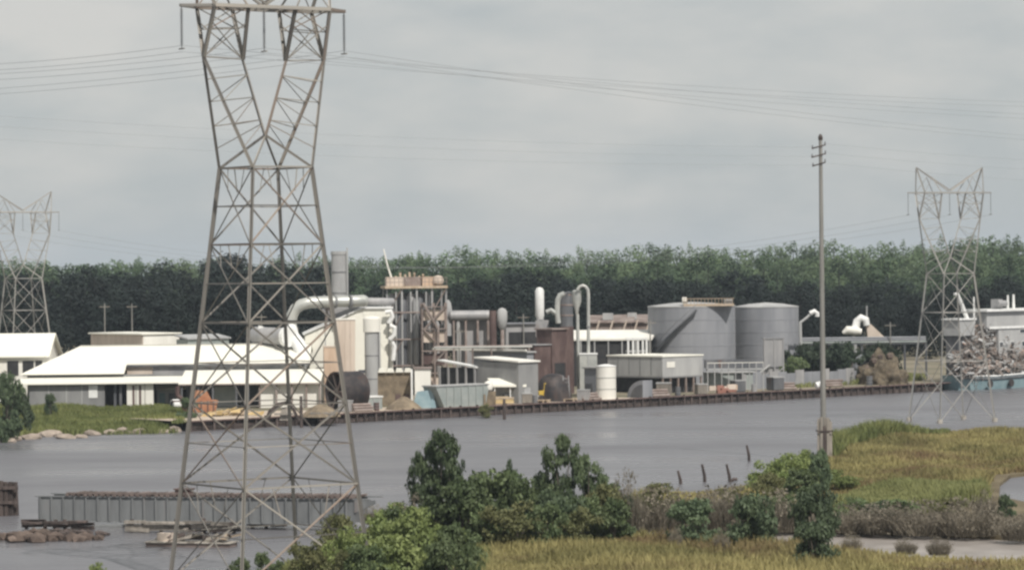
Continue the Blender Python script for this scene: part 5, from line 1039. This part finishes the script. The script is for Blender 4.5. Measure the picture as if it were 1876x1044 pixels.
part(sh, 'forehouse', MB().box(-.2,-5.8,zs(612),3.6,-2.6,zs(584)), M['pale_grey_metal']); part(sh, 'bulkhead', MB().box(.1,-5.2,2.0,3.4,-2.8,zs(612)-.003), M['dark_vessel']); part(sh, 'forehouse_roof', MB().box(-.5,-6.0,zs(584)+.003,3.9,-2.4,zs(581)), M['white_paint'])
def sx(px): return (px - 1700) / (math.cos(DOCK) * ks)
for px_, y0_, y1_, r in ((1750,600,543,.18),(1826,570,541,.22),(1839,570,540,.24)): part(sh, 'mast', MB().cyl((sx(px_)*.95,-4,zs(y0_)),(sx(px_)*.95,-4,zs(y1_)),r,r*.7,8), M['white_paint'])
part(sh, 'jib', MB().tube([(sx(1736),-4.4,zs(600)),(sx(1718),-4.4,zs(556)),(sx(1709),-4.4,zs(537)),(sx(1703),-4.4,zs(537))], [.34,.3,.26,.22], 8), M['white_paint'], True)
part(sh, 'winch', MB().box(sx(1790),-4.8,zs(566),sx(1800),-3.4,zs(548)).cyl((sx(1786),-5,zs(556)),(sx(1804),-5,zs(556)),.5,n=10), M['vessel'])
# scrap on the ship's deck: nobody could count the pieces
rs = np.random.default_rng(9); mb = MB(); mb2 = MB()
for i in range(3200):
    u_ = rs.uniform(0, 1); xx = -1.5 + u_ * 21; top = 2.8 + 7.2 * math.exp(-((xx - 7.5) / 8.5) ** 2); z_ = 2.1 + (top - 2.1) * rs.uniform(0, 1) ** .8; yy = -7.8 + 2.6 * (z_ - 2.1) / 8 + rs.uniform(0, 1.6)
    l_ = rs.uniform(.3, 1.5); d_ = Vector(rs.normal(size=3)).normalized() * l_; p_ = Vector((xx, yy, z_)); e_ = d_.orthogonal().normalized() * rs.uniform(.04, .28); e2 = d_.cross(e_).normalized() * .05
    (mb if i % 4 else mb2).add([p_-e_, p_+e_, p_+e_*.8+d_, p_-e_*.6+d_, p_-e_+e2, p_+e_+e2, p_+e_*.8+d_+e2, p_-e_*.6+d_+e2], [(0,1,2,3),(7,6,5,4),(0,4,5,1),(1,5,6,2),(2,6,7,3),(3,7,4,0)])
so = whole('scrap_heap', mb, M['scrap'], 'tangled heap of pale rusty scrap piled on the deck of the blue ship', 'scrap', SH, DOCK, kind='stuff')
o = link('scrap_plates', mb2.mesh('scrap_plates', M['pale_grey_metal']), so); o['kind'] = 'stuff'

# --- small clutter of the yard
for px_, D_, yt, lb in ((193,560,556,'thin grey pole behind the long warehouse, nearest its gabled end'),(243,565,556,'thin grey pole behind the flat topped upper building'),(480,560,575,'thin grey pole beside the bent duct'),(672,480,560,'thin grey pole between the stack and the reactor tower'),(842,474,600,'thin pole standing before the long grey cylinder'),(960,500,575,'thin pole between the bulb vessel and the white upright tank'),(1192,512,585,'thin pole against the edge of the wide tank'),(1632,530,590,'thin pole beside the dirt heap on the pipe bridge')):
    b_ = Y0(px_, D_); pw = thing('lamp_pole', lb, 'pole', b_); h_ = Z(px_, yt, D_) - YG
    part(pw, 'shaft', MB().tube([(0,0,0),(0,0,h_)], [.14,.09], 8), M['pole_wood']); part(pw, 'arm', MB().box(-.9,-.05,h_-.6,.9,.05,h_-.48), M['grey_timber'])
pr2 = thing('pipe_rack', 'low rack of thin pale pipes crossing in front of the reactor tower and long cylinder', 'pipe rack', Y0(796, 468), .05); k = ppm(468); z_ = Z(880, 636, 468) - YG; ln = 180/k
for i in range(3): part(pr2, 'pipe', MB().tube([(0,i*.35,z_+(i%2)*.12),(ln,i*.35,z_+(i%2)*.12)], .13, 7), M['duct' if i != 1 else 'rusty_frame'], True)
for i in range(6): part(pr2, 'support', MB().box(i*ln/5.2,-.1,0,i*ln/5.2+.2,.9,z_-.14), M['rusty_frame'])
rg = random.Random(31)
def clutter(px_, t_, lb, kind, sc_=1.0):
    o_ = thing(kind, lb, kind.replace('_', ' '), dockpt(px_, t_), rg.uniform(-.4, 1.0))
    if kind == 'crate': part(o_, 'body', MB().box(-.6*sc_,0,.1,.6*sc_,1.0*sc_,1.1*sc_), M[rg.choice(['vessel','dark_vessel','hopper_green','grey_timber'])]); part(o_, 'lid', MB().box(-.65*sc_,-.05,1.102*sc_,.65*sc_,1.05*sc_,1.2*sc_), M['pale_grey_metal']); part(o_, 'runner', MB().box(-.55*sc_,.1,0,-.35*sc_,.9*sc_,.099).box(.35*sc_,.1,0,.55*sc_,.9*sc_,.099), M['timber'])
    if kind == 'oil_drum':
        part(o_, 'shell', MB().lathe([(.3*sc_,0),(.3*sc_,.9*sc_)], (0,0,0), 14), M[rg.choice(['red_rust','vessel','dark_vessel'])], True)
        for z in (.3,.6): part(o_, 'hoop', MB().lathe([(.3*sc_,z*sc_),(.325*sc_,z*sc_+.02),(.3*sc_,z*sc_+.05)], (0,0,0), 14), M['tank_seam'])
    if kind == 'pipe_stack':
        for j, (y_, z) in enumerate(((0,.2),(.42,.2),(.84,.2),(.21,.56),(.63,.56),(.42,.92))): part(o_, 'pipe', MB().cyl((-1.6,y_,z),(1.6+rg.uniform(-.3,.3),y_,z),.19,n=9), M['rusty_frame'], True)
    return o_
for px_, t_, kind, sc_, lb in ((662,3.5,'crate',1.3,'crate beside the huge black drum'),(690,2.5,'pipe_stack',.8,'rusty pipe stack at the wharf near the huge black drum'),(718,3,'oil_drum',1.2,'lone upright barrel in front of the grey bins'),(856,7,'crate',1.6,'crate tucked behind the green grey hopper'),(905,5,'oil_drum',1.3,'barrel behind the pale round float'),(985,2.0,'crate',1.2,'crate under the edge of the white canopy'),(1000,2.2,'oil_drum',1.2,'barrel between the white canopy and the pallets'),(1086,2.0,'crate',1.3,'crate before the grey equipment cabins'),(1100,1.8,'pipe_stack',.8,'rusty pipe stack beside the small round tank'),(1232,2.2,'pipe_stack',.8,'rusty pipe stack in the shade under the box building'),(1252,4.0,'crate',1.6,'large crate in the shade under the box building'),(1270,3,'oil_drum',1.4,'barrel at the corner post of the box building'),(1310,2.4,'crate',1.3,'crate beside the red machinery scraps'),(1385,3,'crate',1.5,'crate at the foot of the dark square tower'),(1400,2,'oil_drum',1.3,'barrel at the foot of the dark square tower'),(1455,3.0,'crate',1.7,'crate on the wharf edge below the round tank'),(1475,4,'pipe_stack',.9,'rusty pipe stack on the wharf left of the tall pole'),(1575,5,'pipe_stack',1,'rusty pipe stack in front of the blue grey dome'),(1630,4,'oil_drum',1.6,'barrel beside the dirt heap'),(1690,5,'crate',1.3,'crate between the dirt heap and the ship')): clutter(px_, t_, lb, kind, sc_)
lw = thing('low_wall', 'long low grey wall in the shade under the pipe bridge', 'wall', dockpt(1445, 9), DOCK)
for i in range(16): part(lw, 'wall_panel', MB().box(i*2.0+.02, 0, 0, i*2.0+1.98, .2, 2.4 + .25 * math.sin(i * 2.3)), M['tank_grey' if i % 3 else 'vessel'])
# --- pale work raft by the pivot pier
rfb = thing('work_raft', 'small pale work raft with planks and a rail floating below the bridge span', 'raft', G(352, 1000, 0), GRZ)
for i in range(12): part(rfb, 'plank', MB().box(-3.4 + i*.56, -.9, .28, -2.88 + i*.56, .9, .36), M['concrete' if i % 3 else 'grey_timber'])
part(rfb, 'float', MB().box(-3.3,-.8,-.25,3.2,.8,.27), M['tie_wood'])
for i in range(26):
    x = rg.uniform(-3.2, 2.4); l_ = rg.uniform(.5, 1.9); y_ = rg.uniform(-.9, .6); z0 = rg.uniform(.361, .6)
    part(rfb, 'board', MB().prism([(x,y_,z0),(x+l_,y_+rg.uniform(-.4,.4),z0+rg.uniform(-.05,.7)),(x+l_,y_,z0+.5),(x,y_,z0+.12)], (0,.16,0)), M[rg.choice(['concrete','grey_timber','tie_wood','timber','tan_wood'])])
part(rfb, 'tool_box', MB().box(-2.6,-.3,.361,-1.2,.4,.95), M['beige_panel']); part(rfb, 'tool_box', MB().box(.9,-.2,.361,1.9,.5,.8), M['tie_wood'])
# ------------------------------------------------------------------ trees and bushes
B = bush
B('dark', 8, 806, 100, 686, 'big dark bush overhanging the river at the end of the grass bank', z=.2, depth=.7)
B('dark', 34, 800, 56, 716, 'smaller dark bush against the grey warehouse wall by the water', z=.2)
B('dark', 92, 760, 26, 720, 'small round dark shrub before the grey warehouse wall', z=1.2)
B('dark', 345, 768, 40, 730, 'dark shrub at the corner of the wharf and the grass bank', z=1.0)
B('olive', 890, 765, 34, 738, 'scrubby weed clump growing at the foot of the wharf near the round float', z=0)
# foreground
B('tree', 808, 990, 135, 798, 'tall leafy marsh tree standing first at the river edge')
B('tree', 785, 985, 80, 815, 'slim leafy marsh tree pressed against the tall first one')
B('green', 845, 998, 140, 880, 'dark bush under the tall first marsh tree')
B('green', 905, 990, 150, 865, 'wide green bush between the two marsh trees')
B('green', 968, 992, 120, 880, 'round green bush just before the second marsh tree')
B('dark', 938, 985, 34, 850, 'pointed dark sapling poking out above the green bushes')
B('tree', 1035, 985, 110, 806, 'second leafy marsh tree with an uneven broad crown')
B('tree', 1078, 985, 85, 836, 'low leafy marsh tree leaning out beside the second one')
B('dark', 1010, 996, 110, 900, 'dark bush at the foot of the second marsh tree')
B('green', 1075, 994, 110, 910, 'dark bush beside the pale dry brush near the ditch end')
B('olive', 1110, 990, 90, 890, 'olive bush between the second marsh tree and the grey sapling')
B('grey', 1152, 985, 70, 862, 'tall grey sapling with few leaves beyond the marsh trees')
B('dark', 1150, 985, 46, 905, 'dark shrub growing inside the grey sapling')
B('grey', 765, 992, 110, 905, 'grey tan dry brush below the first marsh tree')
B('grey', 690, 960, 60, 925, 'small dry brush by the end of the bridge span')
for a in (('light', 690, 1052, 130, 945, 'bright green bush nearest the end of the bridge span'), ('light', 765, 1056, 140, 936, 'tall bright green bush under the first marsh tree'), ('green', 835, 1058, 110, 962, 'rounded green bush beside the golden grass edge'), ('light', 640, 1066, 100, 968, 'bright green bush behind the sunlit pylon leg'),
          ('light', 725, 1085, 170, 985, 'broad bright green bush at the bottom edge of the picture'), ('green', 815, 1090, 110, 990, 'low green bush at the bottom edge before the golden grass'), ('green', 668, 1090, 110, 1000, 'low green bush beside the foot of the sunlit pylon leg')): B(*a)
B('olive', 618, 1040, 100, 945, 'olive brown dry bush seen through the pylon legs by the span')
B('olive', 575, 1058, 90, 985, 'low olive bush inside the pylon base')
B('olive', 640, 1085, 90, 1010, 'lowest olive bush between the pylon feet')
B('green', 486, 1068, 60, 1012, 'small green bush at the waterline under the pylon')
B('green', 440, 1066, 50, 1022, 'tiny green bush in the water beyond the pylon leg')
B('light', 180, 1072, 46, 1030, 'bush tip peeking in at the bottom edge over the open water')
# middle and right
B('dark', 1268, 1000, 110, 918, 'compact dark green bush left of the ditch')
B('green', 1250,972,60,917,'greener bush touching the compact dark one')
B('dark', 1375, 1004, 105, 903, 'narrow dark bush at the near side of the ditch')
B('green', 1395,982,60,942,'low green bush beside the narrow dark one')
B('vine', 1502,905,42,826,'dark vine covered stump at the foot of the timber guarded pole')
B('light', 1440,892,100,832,'light green bush at the shore beside the vine covered stump')
B('light', 1475,880,60,826,'light green bush squeezed between the shore and the tall pole')
B('dark', 1492, 1000, 92, 892, 'dense dark round bush below the vine covered stump')
B('dark', 1492, 1034, 92, 952, 'dark bush on the golden grass below the dense round one')
B('green', 1562,962,90,912,'grey green bush right of the dense dark round one')
B('dark', 1612,965,60,918,'dark small bush among the pale dry brush')
B('dark', 1842,954,30,904,'thin dark leaning shrub near the inlet of open water')
B('dark', 1850,945,26,916,'little dark shrub top bending over the inlet')
for i, (px_, yb, w_, yt, lb) in enumerate(((1205,972,150,890,'grey dry brush thicket beside the compact dark bush'),(1325,970,150,888,'grey dry brush between the two dark bushes'),(1425,972,140,896,'dry brush left of the dense dark round bush'),(1300,950,70,897,'thin dry brush at the shore behind the slanting posts'),(1690,978,170,915,'wide pale dry brush in the middle of the ditch bank'),(1775,980,150,912,'pale dry brush with a rounded top near the inlet'),(1805,950,60,897,'greyest dry brush close to the leaning dark shrub'),(1620,976,130,920,'low dry brush on the ditch bank past the dark small bush'),(1560,974,120,922,'dry brush tuft at the ditch below the grey green bush'),(1530,967,60,937,'dry brush tuft clinging to the dense dark bush'),(1872,988,110,940,'dry brush at the right hand edge above the ditch'),
        (1238,1004,34,965,'dry brush clump standing in front of the ditch tip'),(1660,1014,50,984,'single dry shrub standing before the ditch'),(1720,1016,56,982,'dry shrub with a forked top standing before the ditch'),(1322,1010,36,968,'dry brush clump on the golden grass below the ditch'),(1560,1012,50,975,'low dry tuft on the edge of the golden grass'))): B('grey', px_, yb, w_, yt, lb)
B('green', 1458,706,60,655,'grey green shrub growing against the foot of the round tank', z=YG)
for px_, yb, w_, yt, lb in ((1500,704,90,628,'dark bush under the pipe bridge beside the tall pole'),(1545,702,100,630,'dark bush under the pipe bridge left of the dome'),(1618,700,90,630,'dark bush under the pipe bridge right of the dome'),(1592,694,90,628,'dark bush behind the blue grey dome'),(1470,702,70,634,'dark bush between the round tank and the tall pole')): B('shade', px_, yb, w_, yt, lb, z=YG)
for px_, yb, w_, yt, kd, lb in ((735,1010,110,930,'green','green thicket bush between the bright bushes and the first marsh tree'),(880,1000,110,925,'green','low green thicket bush in front of the wide green bush'),(945,1002,120,915,'olive','olive thicket bush along the golden grass below the round green bush'),(1000,1002,90,925,'green','low green thicket bush at the foot of the second marsh tree'),(1060,1000,110,925,'olive','olive thicket bush before the low leaning tree'),(1120,998,100,915,'green','green thicket bush closing the thicket near the ditch tip'),(1180,972,80,907,'olive','olive bush beside the grey dry thicket'),(1235,967,90,917,'olive','olive bush below the shore behind the compact dark bush'),(1345,967,80,912,'olive','olive bush beside the narrow dark bush'),(1440,957,80,907,'green','green bush left of the dense dark round bush'),(860,960,100,875,'green','green bush filling behind the two marsh trees'),(1000,960,110,885,'green','green bush behind the pointed sapling'),(1110,955,90,885,'green','green bush at the shore behind the olive bush'),(1530,900,80,862,'light','light green shrub just past the vine covered stump'),(1640,945,110,915,'green','green shrub in the reeds above the dry brush'),(1740,940,90,912,'olive','olive shrub in the reeds near the inlet')): B(kd, px_, yb, w_, yt, lb)
B('dark', 28, 640, 110, 545, 'dark tree behind the white gabled shed at the picture edge', z=YG)
for px_, yb, w_, yt, kd, lb in ((1415,905,90,842,'light','pale green bush at the shore left of the timber guarded pole'),(1465,915,90,860,'green','green bush below the pale green shore bushes'),(1410,930,80,868,'olive','olive bush below the pale green shore bush'),(1345,930,70,890,'olive','olive tuft on the shore behind the narrow dark bush'),(1210,935,80,885,'olive','olive tuft on the shore behind the grey dry thicket'),(730,975,100,922,'light','bright green bush at the river edge before the first marsh tree')): B(kd, px_, yb, w_, yt, lb)
# ------------------------------------------------------------------ haze
hz = bpy.data.materials.new('haze'); hz.use_nodes = True; t = hz.node_tree; t.nodes.clear()
pv = N(t, 'ShaderNodeVolumePrincipled'); pv.inputs['Color'].default_value = (.74, .85, .98, 1); pv.inputs['Density'].default_value = .000085; pv.inputs['Anisotropy'].default_value = 0.0
oo = N(t, 'ShaderNodeOutputMaterial'); t.links.new(pv.outputs[0], oo.inputs['Volume'])
hb = link('haze', MB().box(-4300, -60, -2.5, 4300, 6800, 70).mesh('haze', hz)); hb['kind'] = 'stuff'; hb['label'] = 'thin pale haze in the air over the river'; hb['category'] = 'haze'
